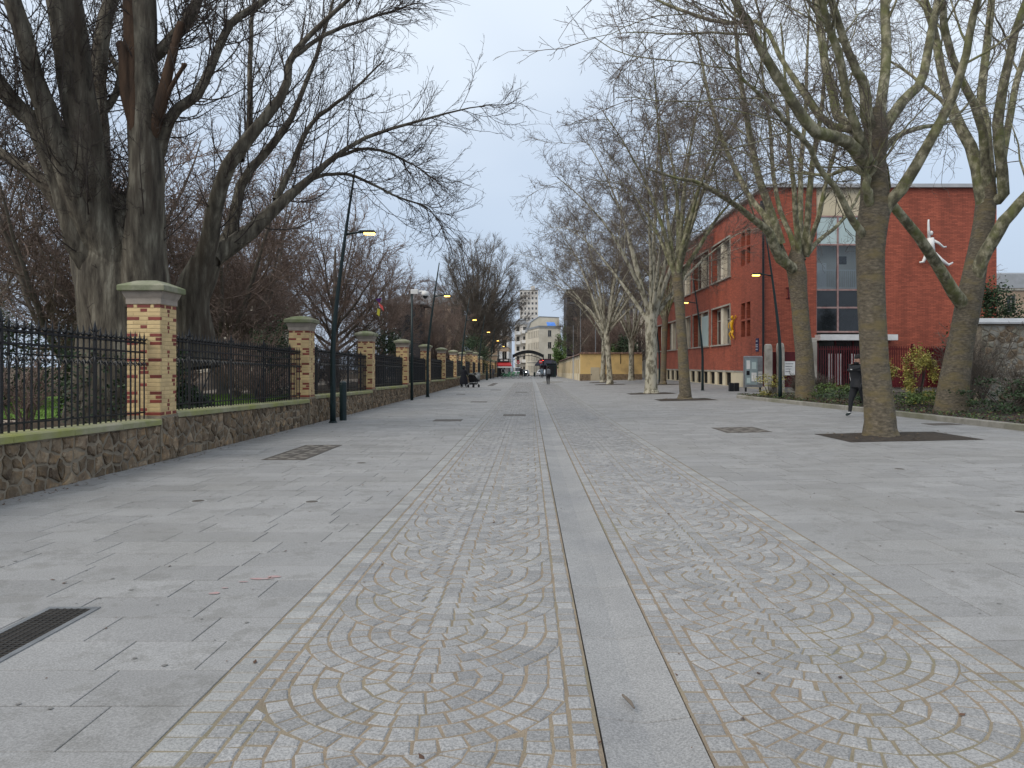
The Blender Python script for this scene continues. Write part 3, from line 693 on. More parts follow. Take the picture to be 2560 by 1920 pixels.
# ------------------------------------------------------------------ trees
def norm(a): return a / np.maximum(np.linalg.norm(a, axis=-1, keepdims=True), 1e-9)
def catmull(pts, n):
    """smooth resample of rows (x,y,z,r)"""
    P = np.array(pts, float); m = len(P)
    if m == 2: t = np.linspace(0, 1, n)[:, None]; return P[0] + (P[1]-P[0]) * t
    E = np.vstack([2*P[0]-P[1], P, 2*P[-1]-P[-2]]); out = []
    for t in np.linspace(0, m - 1 - 1e-6, n):
        i = int(t); f = t - i; a, b, c, d = E[i:i+4]
        out.append(.5*((2*b) + (c-a)*f + (2*a-5*b+4*c-d)*f*f + (3*b-a-3*c+d)*f**3))
    o = np.array(out); o[:, 3] = np.maximum(o[:, 3], .002); return o
def limb(pts, n=14, wob=0., rng=None):
    o = catmull(pts, n)
    if wob and rng is not None:
        w = rng.normal(0, 1, (n, 3)); w = (w + np.roll(w, 1, 0) + np.roll(w, -1, 0)) / 3; w[0] = 0; o[:, :3] += w * wob
    return o[None, :, :3], o[None, :, 3]
def grow(rng, P, Rr, counts, t0, t1, ang, angsd, L, Lsd, m, wig, up, ratio, rmin, rtip, rmax=.09, taper_t=.35, out=0.):
    """children of every parent polyline at once"""
    B, n = Rr.shape; counts = np.broadcast_to(counts, (B,)).astype(int)
    idx = np.repeat(np.arange(B), counts); N = len(idx)
    if N == 0: return np.zeros((0, m, 3)), np.zeros((0, m))
    first = np.concatenate([[0], np.cumsum(counts)[:-1]]); k = np.arange(N) - first[idx]
    t = t0 + (t1-t0) * (k + rng.random(N)) / counts[idx]
    f = t * (n-1); i = np.minimum(f.astype(int), n-2); fr = (f - i)[:, None]
    a, b = P[idx, i], P[idx, i+1]; pos = a + (b-a)*fr; T = norm(b-a)
    rad = Rr[idx, i] + (Rr[idx, i+1]-Rr[idx, i]) * fr[:, 0]
    q = rng.normal(size=(N, 3)); q[:, 2] += out; q = norm(q - (q*T).sum(1, keepdims=True)*T)
    A = np.clip(rng.normal(ang, angsd, N), .15, 2.2)[:, None]; d = norm(np.cos(A)*T + np.sin(A)*q)
    ln = (L * np.clip(rng.normal(1, Lsd, N), .35, 2.) * (1 - taper_t*(t-t0)/max(1e-6, t1-t0)))[:, None]
    C = np.zeros((N, m, 3)); C[:, 0] = pos
    for s in range(1, m):
        C[:, s] = C[:, s-1] + d * ln / (m-1)
        d = norm(d + wig*rng.normal(size=(N, 3)) + np.array([0, 0, up]))
    r0 = np.clip(rad*ratio*rng.uniform(.65, 1, N), rmin, rmax)[:, None]
    s = np.linspace(0, 1, m)[None]
    return C, r0*(1-s) + np.minimum(rtip, r0)*s
def tubes(name, groups, mats, smooth=True, rough=0., seed=0):
    """groups: list of (P, R, sides, material index)"""
    V, F, MI = [], [], []; off = 0; rg_ = np.random.default_rng(seed)
    for P, Rr, k, mi in groups:
        B, n = Rr.shape
        if B == 0: continue
        T = np.empty_like(P); T[:, 1:-1] = P[:, 2:]-P[:, :-2]; T[:, 0] = P[:, 1]-P[:, 0]; T[:, -1] = P[:, -1]-P[:, -2]; T = norm(T)
        mean = norm(P[:, -1]-P[:, 0]); ref = np.eye(3)[np.argmin(np.abs(mean), 1)][:, None]
        U = norm(np.cross(T, ref)); W = np.cross(T, U)
        an = 2*np.pi*np.arange(k)/k
        rr = Rr[:, :, None] * np.ones(k)
        if rough and k >= 8:
            ph = rg_.uniform(0, 6.28, (B, 1, 1, 5)); s = np.linspace(0, 1, n)[None, :, None]
            wv = sum(np.sin(an[None, None]*(j+2) + ph[..., j] + s*(5+4*j)*(1 if j % 2 else -1)) / (j+1.5) for j in range(5))
            rr = rr * (1 + rough*wv)
        X = P[:, :, None] + rr[..., None]*(np.cos(an)[:, None]*U[:, :, None] + np.sin(an)[:, None]*W[:, :, None])
        V.append(X.reshape(-1, 3))
        b = np.arange(B)[:, None, None]*n*k; i = np.arange(n-1)[None, :, None]*k; j = np.arange(k)[None, None]; j2 = (j+1) % k
        q = np.stack([b+i+j, b+i+j2, b+i+k+j2, b+i+k+j], -1).reshape(-1, 4) + off
        F.append(q); MI.append(np.full(len(q), mi)); off += B*n*k
    V = np.concatenate(V); F = np.concatenate(F); MI = np.concatenate(MI)
    return rawmesh(name, V, F, mats, MI, smooth)
def rawmesh(name, V, F, mats, MI=None, smooth=False):
    me = bpy.data.meshes.new(name); nF, k = F.shape
    me.vertices.add(len(V)); me.vertices.foreach_set('co', V.astype(np.float32).ravel())
    me.loops.add(nF*k); me.loops.foreach_set('vertex_index', F.astype(np.int32).ravel())
    me.polygons.add(nF); me.polygons.foreach_set('loop_start', (np.arange(nF)*k).astype(np.int32)); me.polygons.foreach_set('loop_total', np.full(nF, k, np.int32))
    for m in mats: me.materials.append(m)
    if MI is not None and len(mats) > 1: me.polygons.foreach_set('material_index', MI.astype(np.int32))
    if smooth: me.polygons.foreach_set('use_smooth', np.ones(nF, bool))
    me.update(calc_edges=True); return me
def leafquads(rng, C, size, flat=.5, aspect=.55):
    """one bent leaf quad at every point"""
    N = len(C); d = norm(rng.normal(size=(N, 3))*np.array([1, 1, flat])); q = rng.normal(size=(N, 3)); q = norm(q-(q*d).sum(1, keepdims=True)*d)
    s = (size*rng.uniform(.6, 1.3, N))[:, None]
    V = np.stack([C-d*s*.5, C+q*s*aspect*.5, C+d*s*.5, C-q*s*aspect*.5], 1).reshape(-1, 3)
    return V, np.arange(4*N).reshape(-1, 4)
def clusters(rng, N, rad, nclump, spread, hollow=.35):
    """points in clumps inside an ellipsoid of radii rad"""
    c = norm(rng.normal(size=(nclump, 3)))*(hollow+(1-hollow)*rng.random((nclump, 1))**.5)
    p = c[rng.integers(0, nclump, N)] + rng.normal(0, spread, (N, 3)); return p*np.array(rad)
def twig_stack(rng, P, Rr, spec):
    """spec rows: (count, t0, t1, ang, angsd, L, Lsd, m, wig, up, ratio, rmin, rtip, sides); each grows on the one before; returns groups"""
    gs = []
    for (cnt, t0, t1, a, asd, L, Lsd, m, wig, up, ratio, rmin, rtip, k, *mx_) in spec:
        P, Rr = grow(rng, P, Rr, cnt, t0, t1, a, asd, L, Lsd, m, wig, up, ratio, rmin, rtip, *mx_); gs.append((P, Rr, k))
    return gs
def resample(P, Rr, n): return P, Rr
def cat(lst, n):
    """stack polylines of unlike length to n points"""
    Ps, Rs = [], []
    for P, Rr in lst:
        for p, r in zip(P, Rr):
            t = np.linspace(0, 1, len(r)); u = np.linspace(0, 1, n)
            Ps.append(np.stack([np.interp(u, t, p[:, i]) for i in range(3)], 1)); Rs.append(np.interp(u, t, r))
    return np.array(Ps), np.array(Rs)
def seedballs(rng, P, N, r=.018, drop=.06):
    p = P[rng.integers(0, len(P), N), -1] - np.array([0, 0, drop])
    o = np.array([[1,0,0],[-1,0,0],[0,1,0],[0,-1,0],[0,0,1],[0,0,-1]])*r
    V = (p[:, None]+o).reshape(-1, 3); f = np.array([[0,2,4],[2,1,4],[1,3,4],[3,0,4],[2,0,5],[1,2,5],[3,1,5],[0,3,5]])
    F = (np.arange(N)[:, None, None]*6+f).reshape(-1, 3); return V, F

PLANE_SPEC = lambda f=1., t0=.45: [
    (int(9*f), t0, .99, .65, .22, 3.0, .3, 8, .13, .05, .42, .014, .008, 5, .035),
    (6, .15, 1., .75, .25, 1.35, .35, 5, .2, .0, .55, .008, .006, 4),
    (6, .1, 1., .8, .3, .62, .4, 4, .28, -.04, .6, .0052, .0042, 3),
    (2, .25, 1., .8, .3, .26, .4, 3, .3, -.03, .7, .0042, .0036, 3)]
def plane_tree(name, loc, trunk, limbs, lab, seed, rz=0, spec=None, lowmat='planelow', limbmat='plane', sides=(22, 12), balls=260, group='plane trees on the right of the street'):
    """trunk and limbs: rows (x,y,z,r) relative to loc"""
    rng = np.random.default_rng(seed); o = empty(name, loc, rz, lab, 'tree', group)
    tp, tr = limb(trunk, 26, .012, rng); L = [limb(l, 16, .03, rng) for l in limbs]
    g = [(tp, tr, sides[0], 0)]
    lp_, lr_ = cat(L, 16); g.append((lp_, lr_, sides[1], 1))
    inst('trunk', tubes('trunk', g, [M[lowmat], M[limbmat]], rough=.045, seed=seed), o)
    st = twig_stack(rng, lp_, lr_, spec or PLANE_SPEC())
    inst('crown', tubes('crown', [(p, r, k, 0 if j == 0 else 1) for j, (p, r, k) in enumerate(st)], [M[limbmat], M['planetwig']]), o)
    if balls:
        V, F = seedballs(rng, st[-2][0], balls); stuff(inst('seed_balls', rawmesh('seed_balls', V, F, [M['planetwig']]), o))
    return o
def rel(pts, base, d0):
    """rows (px,py,depth,r) to rows relative to base"""
    out = []
    for px, py, dd, r in pts:
        x, y, z = at(px, py, d0 + dd); out.append((x-base[0], y-base[1], z-base[2], r))
    return out
def soil(x0, x1, y0, y1, seed):
    r = random.Random(seed); mb = MB(); n = 12; m = 9; v = []
    for j in range(m):
        for i in range(n):
            x = x0+(x1-x0)*i/(n-1); y = y0+(y1-y0)*j/(m-1); e = min(i, n-1-i, (m-1-j)*1.3, j*1.3)
            v.append((x, y, zg(x, y)+.006 + (min(e, 3)*.012+r.uniform(-.01, .02) if e > 0 else 0)))
    mb.add(v, [(j*n+i, j*n+i+1, (j+1)*n+i+1, (j+1)*n+i) for j in range(m-1) for i in range(n-1)])
    so_ = struct(mb.obj('soil_pit', M['soil'], smooth=True)); lf = MB()
    for _ in range(90):
        x, y = r.uniform(x0+.05, x1-.05), r.uniform(y0+.05, y1-.05); z = zg(x, y)+r.uniform(.03, .06); a = r.uniform(0, 6.28); k = r.uniform(.015, .05); c, sn = k*math.cos(a), k*math.sin(a)
        lf.add([(x-c, y-sn, z), (x+sn*.6, y-c*.6, z+.006), (x+c, y+sn, z+k*.3), (x-sn*.6, y+c*.6, z+.004)], [(0, 1, 2, 3)])
    stuff(lf.obj('dry_leaves', M['litter'], so_))

# --- the big near plane tree (right), limbs read off the photograph with depth of their own
b1 = (7.4, 15.7, zg(7.4, 15.7)); soil(6.4, 9.07, 14.75, 16.65, 1)
tr1 = rel([(2201, 1104, 0, .47), (2201, 1094, 0, .40), (2201, 1078, 0, .35), (2200, 1045, 0, .318), (2190, 940, 0, .29), (2182, 834, 0, .275), (2174, 660, 0, .27), (2178, 574, 0, .30), (2187, 515, 0, .29), (2184, 412, 0, .24), (2190, 343, 0, .235), (2188, 300, 0, .20), (2186, 270, 0, .12)], b1, 15.7)
lm1 = [rel(l, b1, 15.7) for l in (
    [(2178, 330, 0, .15), (2164, 292, -.1, .13), (2161, 213, -.2, .11), (2147, 189, -.3, .09), (2130, 151, -.4, .08), (2102, 79, -.5, .075), (2075, 0, -.6, .07), (2030, -160, -.8, .055), (2000, -330, -1, .035)],
    [(2192, 330, 0, .16), (2199, 292, .2, .13), (2212, 192, .5, .11), (2214, 103, .8, .105), (2214, 0, 1, .10), (2225, -180, 1.3, .07), (2235, -380, 1.6, .04)],
    [(2200, 345, 0, .16), (2219, 309, .2, .13), (2257, 254, .5, .11), (2308, 206, .8, .10), (2326, 103, 1, .09), (2346, 0, 1.3, .08), (2370, -150, 1.6, .06), (2390, -330, 2, .035)],
    [(2185, 420, 0, .16), (2147, 381, -.5, .13), (2109, 350, -.8, .12), (2040, 333, -1.3, .115), (1992, 275, -1.5, .10), (1937, 182, -1.8, .09), (1886, 93, -2, .08), (1838, 0, -2.3, .07), (1770, -120, -2.6, .05), (1700, -220, -3, .03)],
    [(2180, 440, 0, .14), (2164, 374, -.5, .11), (2143, 319, -.8, .085), (2116, 251, -1, .08), (2099, 155, -1.2, .075), (2082, 86, -1.4, .07), (2061, 17, -1.6, .065), (2020, -140, -2, .045), (1985, -300, -2.3, .03)],
    [(2175, 370, .2, .14), (2140, 330, .6, .11), (2102, 299, .9, .10), (2088, 285, 1, .10), (2081, 223, 1.2, .095), (2061, 155, 1.4, .09), (2047, 34, 1.8, .08), (2030, -120, 2.2, .055), (2010, -300, 2.6, .03)],
    [(2130, 325, .5, .08), (2061, 302, .8, .075), (2020, 247, 1, .07), (1982, 196, 1.3, .06), (1944, 137, 1.6, .055), (1906, 62, 1.9, .05), (1850, 56, 2.1, .05), (1800, 57, 2.3, .047), (1720, 35, 2.6, .04), (1640, 0, 3, .03), (1540, -50, 3.4, .018)],
    [(2190, 560, 0, .18), (2212, 515, -.1, .145), (2260, 457, -.3, .125), (2322, 350, -.6, .10), (2377, 258, -.9, .085), (2405, 165, -1.1, .075), (2418, 86, -1.3, .07), (2442, 0, -1.5, .065), (2490, -150, -1.8, .05), (2540, -320, -2, .03)],
    [(2165, 600, 0, .10), (2137, 563, -.3, .08), (2116, 515, -.6, .07), (2092, 464, -.8, .06), (2054, 422, -1, .055), (2020, 357, -1.3, .05), (1972, 316, -1.6, .045), (1930, 264, -1.9, .04), (1886, 227, -2.2, .03), (1820, 160, -2.6, .016)],
    [(2188, 400, .2, .10), (2240, 340, 1.2, .07), (2300, 320, 2.2, .055), (2380, 300, 3.2, .04), (2440, 240, 4, .025)],
    [(2186, 440, .2, .08), (2130, 420, 1.4, .055), (2060, 440, 2.4, .04), (2000, 430, 3.2, .022)])]
lm1.append(rel([(2180, 520, -.1, .10), (2168, 470, -.35, .085), (2160, 430, -.3, .06)], b1, 15.7))
plane_tree('plane_tree', b1, tr1, lm1, 'nearest plane tree at right, thick trunk rising from a bare soil pit', 101, spec=PLANE_SPEC(1.0, .56))
# --- the plane tree at the right edge, in the bed
b3 = (12.3, 21.6, zg(12.3, 21.6) + .12)
tr3 = rel([(2376, 1045, 0, .52), (2378, 1025, 0, .46), (2384, 960, 0, .41), (2395, 900, 0, .37), (2406, 834, 0, .34), (2418, 770, 0, .36), (2428, 720, 0, .34), (2440, 660, .1, .30), (2458, 574, .2, .28), (2464, 508, .3, .27), (2466, 470, .3, .25), (2468, 440, .3, .15)], b3, 21.6)
lm3 = [rel(l, b3, 21.6) for l in (
    [(2415, 770, 0, .22), (2390, 738, -.3, .19), (2360, 686, -.6, .165), (2299, 591, -1.2, .14), (2243, 526, -1.7, .12), (2208, 478, -2, .11), (2170, 420, -2.4, .09), (2120, 370, -2.8, .07), (2060, 300, -3.4, .05), (2000, 210, -4, .03)],
    [(2436, 715, 0, .22), (2451, 660, -.2, .20), (2477, 608, -.4, .18), (2503, 560, -.6, .17), (2538, 521, -.8, .15), (2575, 480, -1, .13), (2640, 400, -1.3, .10), (2700, 250, -1.6, .07), (2740, 50, -2, .03)],
    [(2462, 520, .3, .22), (2453, 481, .3, .19), (2432, 378, .5, .165), (2391, 292, .7, .15), (2356, 192, 1, .13), (2336, 86, 1.3, .12), (2312, 0, 1.5, .11), (2280, -130, 1.8, .08), (2250, -300, 2, .04)],
    [(2466, 490, .3, .18), (2463, 447, .2, .15), (2449, 309, -.2, .12), (2391, 172, -.5, .11), (2363, 69, -.8, .10), (2353, 0, -1, .09), (2330, -150, -1.2, .07), (2300, -300, -1.5, .035)],
    [(2468, 480, .3, .18), (2473, 447, .5, .16), (2463, 292, 1, .14), (2453, 258, 1.1, .13), (2466, 120, 1.5, .11), (2477, 0, 1.8, .10), (2490, -180, 2.2, .07), (2500, -350, 2.6, .035)],
    [(2480, 500, .2, .18), (2508, 481, 0, .16), (2494, 344, -.4, .15), (2501, 240, -.7, .13), (2532, 103, -1, .11), (2560, 27, -1.3, .10), (2610, -150, -1.6, .07), (2650, -320, -2, .035)],
    [(2500, 440, .1, .12), (2511, 378, .4, .11), (2532, 240, .8, .10), (2556, 155, 1.2, .09), (2600, 20, 1.6, .07), (2640, -150, 2, .04)],
    [(2400, 330, .7, .08), (2350, 250, 1.5, .06), (2280, 190, 2.4, .045), (2200, 130, 3.4, .03)])]
plane_tree('plane_tree', b3, tr3, lm3, 'forked plane tree at the right edge, growing in the planted bed', 103, spec=PLANE_SPEC(.9, .5))
# --- the plane tree in the bed beside the lamp
b2 = (11.45, 31, zg(11.45, 31) + .1)
tr2 = rel([(2013, 1005, 0, .46), (2013, 990, 0, .42), (2010, 900, 0, .37), (2004, 822, 0, .36), (1998, 740, 0, .36), (1995, 695, 0, .38), (1990, 665, 0, .38), (1990, 640, 0, .30), (1990, 615, 0, .15)], b2, 31)
lm2 = [rel(l, b2, 31) for l in (
    [(1990, 680, 0, .25), (1979, 670, -.2, .24), (1946, 640, -.6, .22), (1925, 581, -1, .18), (1895, 556, -1.3, .14), (1836, 510, -2, .11), (1785, 480, -2.6, .09), (1743, 455, -3, .075), (1680, 440, -3.4, .05), (1620, 420, -3.8, .03)],
    [(1960, 650, -.2, .20), (1933, 581, 0, .16), (1912, 539, .3, .13), (1878, 497, .7, .12), (1853, 450, 1, .11), (1828, 400, 1.3, .10), (1790, 300, 1.8, .085), (1760, 180, 2.4, .06), (1740, 60, 3, .03)],
    [(1950, 610, -.3, .24), (1937, 569, -.3, .2), (1920, 510, -.5, .17), (1899, 450, -.7, .15), (1887, 400, -.9, .14), (1868, 300, -1.2, .12), (1850, 180, -1.5, .09), (1840, 40, -1.8, .06), (1835, -80, -2, .03)],
    [(1996, 649, 0, .16), (1980, 598, .5, .12), (1950, 526, 1, .10), (1933, 425, 1.5, .09), (1925, 320, 2, .075), (1905, 180, 2.6, .05), (1900, 40, 3, .025)],
    [(2000, 660, 0, .16), (1992, 569, -.5, .12), (1986, 484, -1, .10), (1975, 400, -1.4, .09), (1970, 300, -1.7, .07), (1960, 180, -2, .05), (1950, 60, -2.4, .03)],
    [(2005, 650, 0, .16), (2001, 560, .5, .13), (2001, 463, 1, .11), (2005, 400, 1.4, .10), (2015, 260, 2, .08), (2020, 100, 2.6, .05), (2025, -40, 3, .025)],
    [(2012, 640, 0, .16), (2022, 505, -.3, .13), (2030, 425, -.6, .11), (2050, 300, -1, .09), (2065, 150, -1.4, .06), (2080, 0, -1.8, .03)],
    [(2015, 640, 0, .14), (2030, 590, -.5, .11), (2051, 526, -1, .10), (2068, 442, -1.4, .08), (2100, 320, -1.8, .06), (2130, 180, -2.2, .03)],
    [(2018, 635, 0, .12), (2047, 598, .8, .09), (2100, 556, 1.8, .075), (2150, 480, 2.6, .06), (2190, 380, 3.4, .04), (2220, 280, 4, .02)])]
plane_tree('plane_tree', b2, tr2, lm2, 'many-stemmed plane tree in the bed behind the curved lamp', 102, spec=PLANE_SPEC(1.1, .42), sides=(18, 10))
# --- procedural planes for the farther ones
def vase(rng, H, fork, r0, n, spread, lean=(0, 0)):
    trunk = [(0, 0, -.05, r0*1.35), (0, 0, .25, r0*1.05), (lean[0]*.4, lean[1]*.4, fork*.5, r0*.88), (lean[0], lean[1], fork, r0*.9), (lean[0], lean[1], fork+.5, r0*.5)]
    L = []
    for k in range(n):
        a = 2*math.pi*(k+rng.uniform(-.3, .3))/n; s = spread*rng.uniform(.55, 1.1); h = H*rng.uniform(.82, 1.05)
        z0 = fork-rng.uniform(0, .7); c, sn = math.cos(a), math.sin(a); r1 = r0*rng.uniform(.38, .6)
        b = rng.uniform(-.25, .25)
        L.append([(lean[0], lean[1], z0-.2, r1*1.2)] + [(lean[0]+c*s*u**.85+b*math.sin(v*5)-sn*b*u, lean[1]+sn*s*u**.85+c*b*u, z0+(h-z0)*v, r1*(1-.86*v)) for u, v in ((.16, .09), (.34, .22), (.5, .38), (.66, .55), (.85, .78), (1., 1.))])
    return trunk, L
def broad(rng, H, fork, r0, n, spread, lean=(0, 0)):
    """high fork, arching limbs that end on a broad dome"""
    trunk = [(0, 0, -.05, r0*1.45), (0, 0, .12, r0*1.18), (0, 0, .5, r0), (lean[0]*.4, lean[1]*.4, fork*.5, r0*.86), (lean[0], lean[1], fork, r0*.92), (lean[0], lean[1], fork+.5, r0*.5)]; L = []
    for k in range(n):
        a = k*2.4+rng.uniform(-.25, .25); e = math.asin((k+.4)/n)*.95; c, s = math.cos(a), math.sin(a); q = spread*math.cos(e)*rng.uniform(.85, 1.08); h = fork+2.2+(H-fork-2.2)*(.25+.75*math.sin(e))*rng.uniform(.92, 1.03)
        z0 = fork-rng.uniform(0, .6); r1 = r0*rng.uniform(.34, .52); b = rng.uniform(-.5, .5)
        L.append([(lean[0], lean[1], z0-.2, r1*1.15)] + [(lean[0]+c*q*u-s*b*math.sin(v*3), lean[1]+s*q*u+c*b*math.sin(v*3), z0+(h-z0)*v, r1*(1-.88*v)) for u, v in ((.09, .12), (.24, .33), (.42, .55), (.62, .74), (.82, .89), (1, 1))])
    return trunk, L
def plane_v(key, seed, H, fork, r0, n, spread, lean, spec=None):
    rng = np.random.default_rng(seed); tr, L = broad(rng, H, fork, r0, n, spread, lean)
    bl_ = spec
    sp = [(9, .36, .99, .75, .25, bl_, .35, 9, .13, .015, .42, .016, .009, 5, .035), (8, .2, 1., .7, .25, bl_*.42, .35, 5, .2, .0, .55, .010, .008, 4),
          (6, .15, 1., .8, .3, bl_*.22, .4, 4, .28, -.03, .6, .0075, .0058, 3), (2, .2, 1., .8, .3, .30, .4, 3, .3, -.03, .7, .006, .005, 3)]
    return tr, L, sp
specs = [('plane_tree', (7.25, 34.5), 301, 16.8, 6.0, .27, 9, 4.6, (-.35, .2), 2.8, 'leaning knobbly plane tree in a soil pit, next beyond the nearest one'),
         ('plane_tree', (7.0, 42.6), 302, 17.3, 4.6, .36, 12, 6.0, (0, 0), 3.0, 'pale barked plane tree with a stout flared foot in its soil pit'),
         ('plane_tree', (6.9, 63.6), 303, 16.5, 4.6, .27, 14, 7.4, (-.3, 0), 3.0, 'right one of the twin pale plane trunks before the ochre wall')]
trees = []
for nm, (x, y), seed, H, fork, r0, n, sprd, lean, bl_, lab in specs:
    tr, L, sp = plane_v('', seed, H, fork, r0, n, sprd, lean, bl_)
    trees.append(plane_tree(nm, (x, y, zg(x, y)), tr, L, lab, seed, spec=sp, lowmat='planepale' if seed > 301 else 'planelow', limbmat='planepale' if seed > 301 else 'plane', sides=(16, 9), balls=320 if seed < 303 else 900))
for src, (x, y), rz, sc, lab in ((2, (7.05, 71.4), 2.2, .97, 'left one of the twin pale plane trunks before the ochre wall'), (0, (10.9, 60.4), 2.4, .95, 'slim plane tree standing close in front of the far end of the red building'),
                                 (1, (10.8, 78.5), 1.3, .92, 'plane tree right before the blank ochre wall')):
    c = copy_tree(trees[src]); c.location = (x, y, zg(x, y)); c.rotation_euler.z = rz; c.scale = (sc,)*3; c['label'] = lab
for k, (x, y, a) in enumerate(((7.25, 34.5, .95), (7.0, 42.6, .95), (6.9, 63.6, .8), (7.05, 71.4, .8), (10.9, 60.4, .8))):
    soil(x-1.3, x+1.3, y-a, y+a, 20+k)

# --- left: the great multi-stemmed tree behind the wall
rngL = np.random.default_rng(55); bl = (-8.9, 16.3, .3); dl = 16.3
SH = lambda f=1.: [
    (int(15*f), .12, .98, .9, .3, 1.5, .45, 6, .08, .30, .3, .009, .006, 4, .018),
    (9, .1, .98, .85, .3, .42, .5, 4, .22, .10, .6, .006, .0048, 3),
    (3, .3, 1., .8, .3, .14, .4, 3, .3, .05, .7, .0052, .0045, 3)]
T_ = [(-9.0, 16.3, .25, 1.15), (-9.0, 16.3, 1.2, .95), (-9.05, 16.3, 2.4, .85), (-9.05, 16.3, 3.4, .9), (-9.1, 16.3, 4.4, .75), (-9.1, 16.3, 5.2, .3)]
T_ = [(x-bl[0], y-bl[1], z-bl[2], r) for x, y, z, r in T_]
lmL = [rel(l, bl, dl) for l in (
    [(300, 700, -.3, .4), (212, 636, -.6, .30), (166, 482, -.9, .24), (96, 320, -1.2, .20), (50, 278, -1.3, .17), (0, 212, -1.5, .15), (-90, 90, -1.8, .12), (-180, -80, -2.2, .08)],
    [(290, 680, -.2, .4), (216, 540, -.8, .30), (140, 340, -1.2, .22), (89, 212, -1.5, .19), (75, 140, -1.7, .18), (31, 0, -2, .16), (-30, -180, -2.4, .11)],
    [(300, 690, -.3, .45), (235, 540, -.7, .36), (208, 328, -.9, .32), (189, 193, -1, .32), (172, 77, -1.1, .33), (160, 0, -1.2, .33), (140, -160, -1.3, .28), (130, -320, -1.4, .2)],
    [(370, 760, -.3, .5), (362, 636, -.5, .42), (364, 500, -.6, .37), (362, 386, -.6, .34), (359, 154, -.6, .31), (356, 0, -.6, .30), (350, -160, -.6, .26), (345, -320, -.6, .2)],
    [(385, 400, -.4, .18), (409, 330, -.5, .14), (443, 272, -.6, .115), (497, 231, -.6, .105), (540, 135, -.5, .09), (578, 58, -.4, .08), (656, 8, -.2, .07), (740, -60, .2, .04)],
    [(375, 150, -.5, .16), (409, 116, -.5, .13), (455, 69, -.5, .12), (490, 0, -.4, .10), (520, -120, -.3, .06)],
    [(300, 620, .4, .3), (255, 480, .7, .24), (250, 330, 1, .20), (245, 200, 1.2, .18), (262, 60, 1.4, .16), (300, -60, 1.6, .13)],
    [(240, 640, .3, .25), (120, 470, .6, .16), (30, 400, .9, .12), (-60, 330, 1.2, .09)],
    [(250, 300, 1, .09), (300, 200, 1.6, .07), (262, 100, 2.2, .06), (280, -20, 2.6, .05)])]
o = empty('poplar_tree', bl, 0, 'huge multi-stemmed grey tree behind the railing at far left', 'tree', 'bare trees in the park')
rngL = np.random.default_rng(56)
mainL = [limb(l, 18, .02, rngL) for l in lmL]; PL, RLm = cat(mainL, 18); tp, tr = limb(T_, 14, .02, rngL)
inst('trunk', tubes('trunk', [(tp, tr, 26, 0), (PL, RLm, 16, 0)], [M['ash']], rough=.09, seed=5), o)
dead = [rel(l, bl, dl) for l in ([(375, 380, -.6, .05), (395, 300, -.75, .13), (410, 225, -.85, .12), (430, 140, -.9, .09), (450, 68, -.9, .075), (452, 56, -.9, .08), (452, 54, -.9, .002)], [(415, 245, -.85, .05), (440, 200, -.9, .045), (456, 172, -.95, .04), (461, 160, -.95, .06), (462, 156, -.95, .002)], [(345, 400, -.7, .08), (336, 300, -.8, .15), (330, 180, -.8, .15), (326, 60, -.8, .14), (322, -60, -.8, .12)], [(338, 330, -.8, .1), (318, 230, -.9, .12), (308, 130, -.95, .10), (302, 112, -.95, .10), (301, 110, -.95, .002)])]
DP, DR = cat([limb(l, 10, .01, rngL) for l in dead], 10)
inst('dead_limb', tubes('dead_limb', [(DP, DR, 10, 0)], [M['deadwood']], rough=.08), o)
st = twig_stack(rngL, PL, RLm, SH(3.2)); tw2 = twig_stack(rngL, tp, tr, [(240, .2, 1., 1.0, .3, 1.0, .4, 5, .10, .34, .02, .010, .006, 4), (8, .1, 1., .9, .3, .3, .4, 4, .25, .05, .6, .006, .0048, 3)])
inst('crown', tubes('crown', [(p, r, k, 0) for p, r, k in st+tw2], [M['darktwig']]), o)
# ivy round the foot
p = np.stack([rngL.normal(0, 1, 3500), rngL.normal(0, 1, 3500), np.zeros(3500)], 1); p = norm(p)*rngL.uniform(1.0, 1.3, (3500, 1)); p[:, 2] = rngL.random(3500)**1.4*1.5
V, F = leafquads(rngL, p, .09); inst('ivy', rawmesh('ivy', V, F, [M['leaf']]), o)
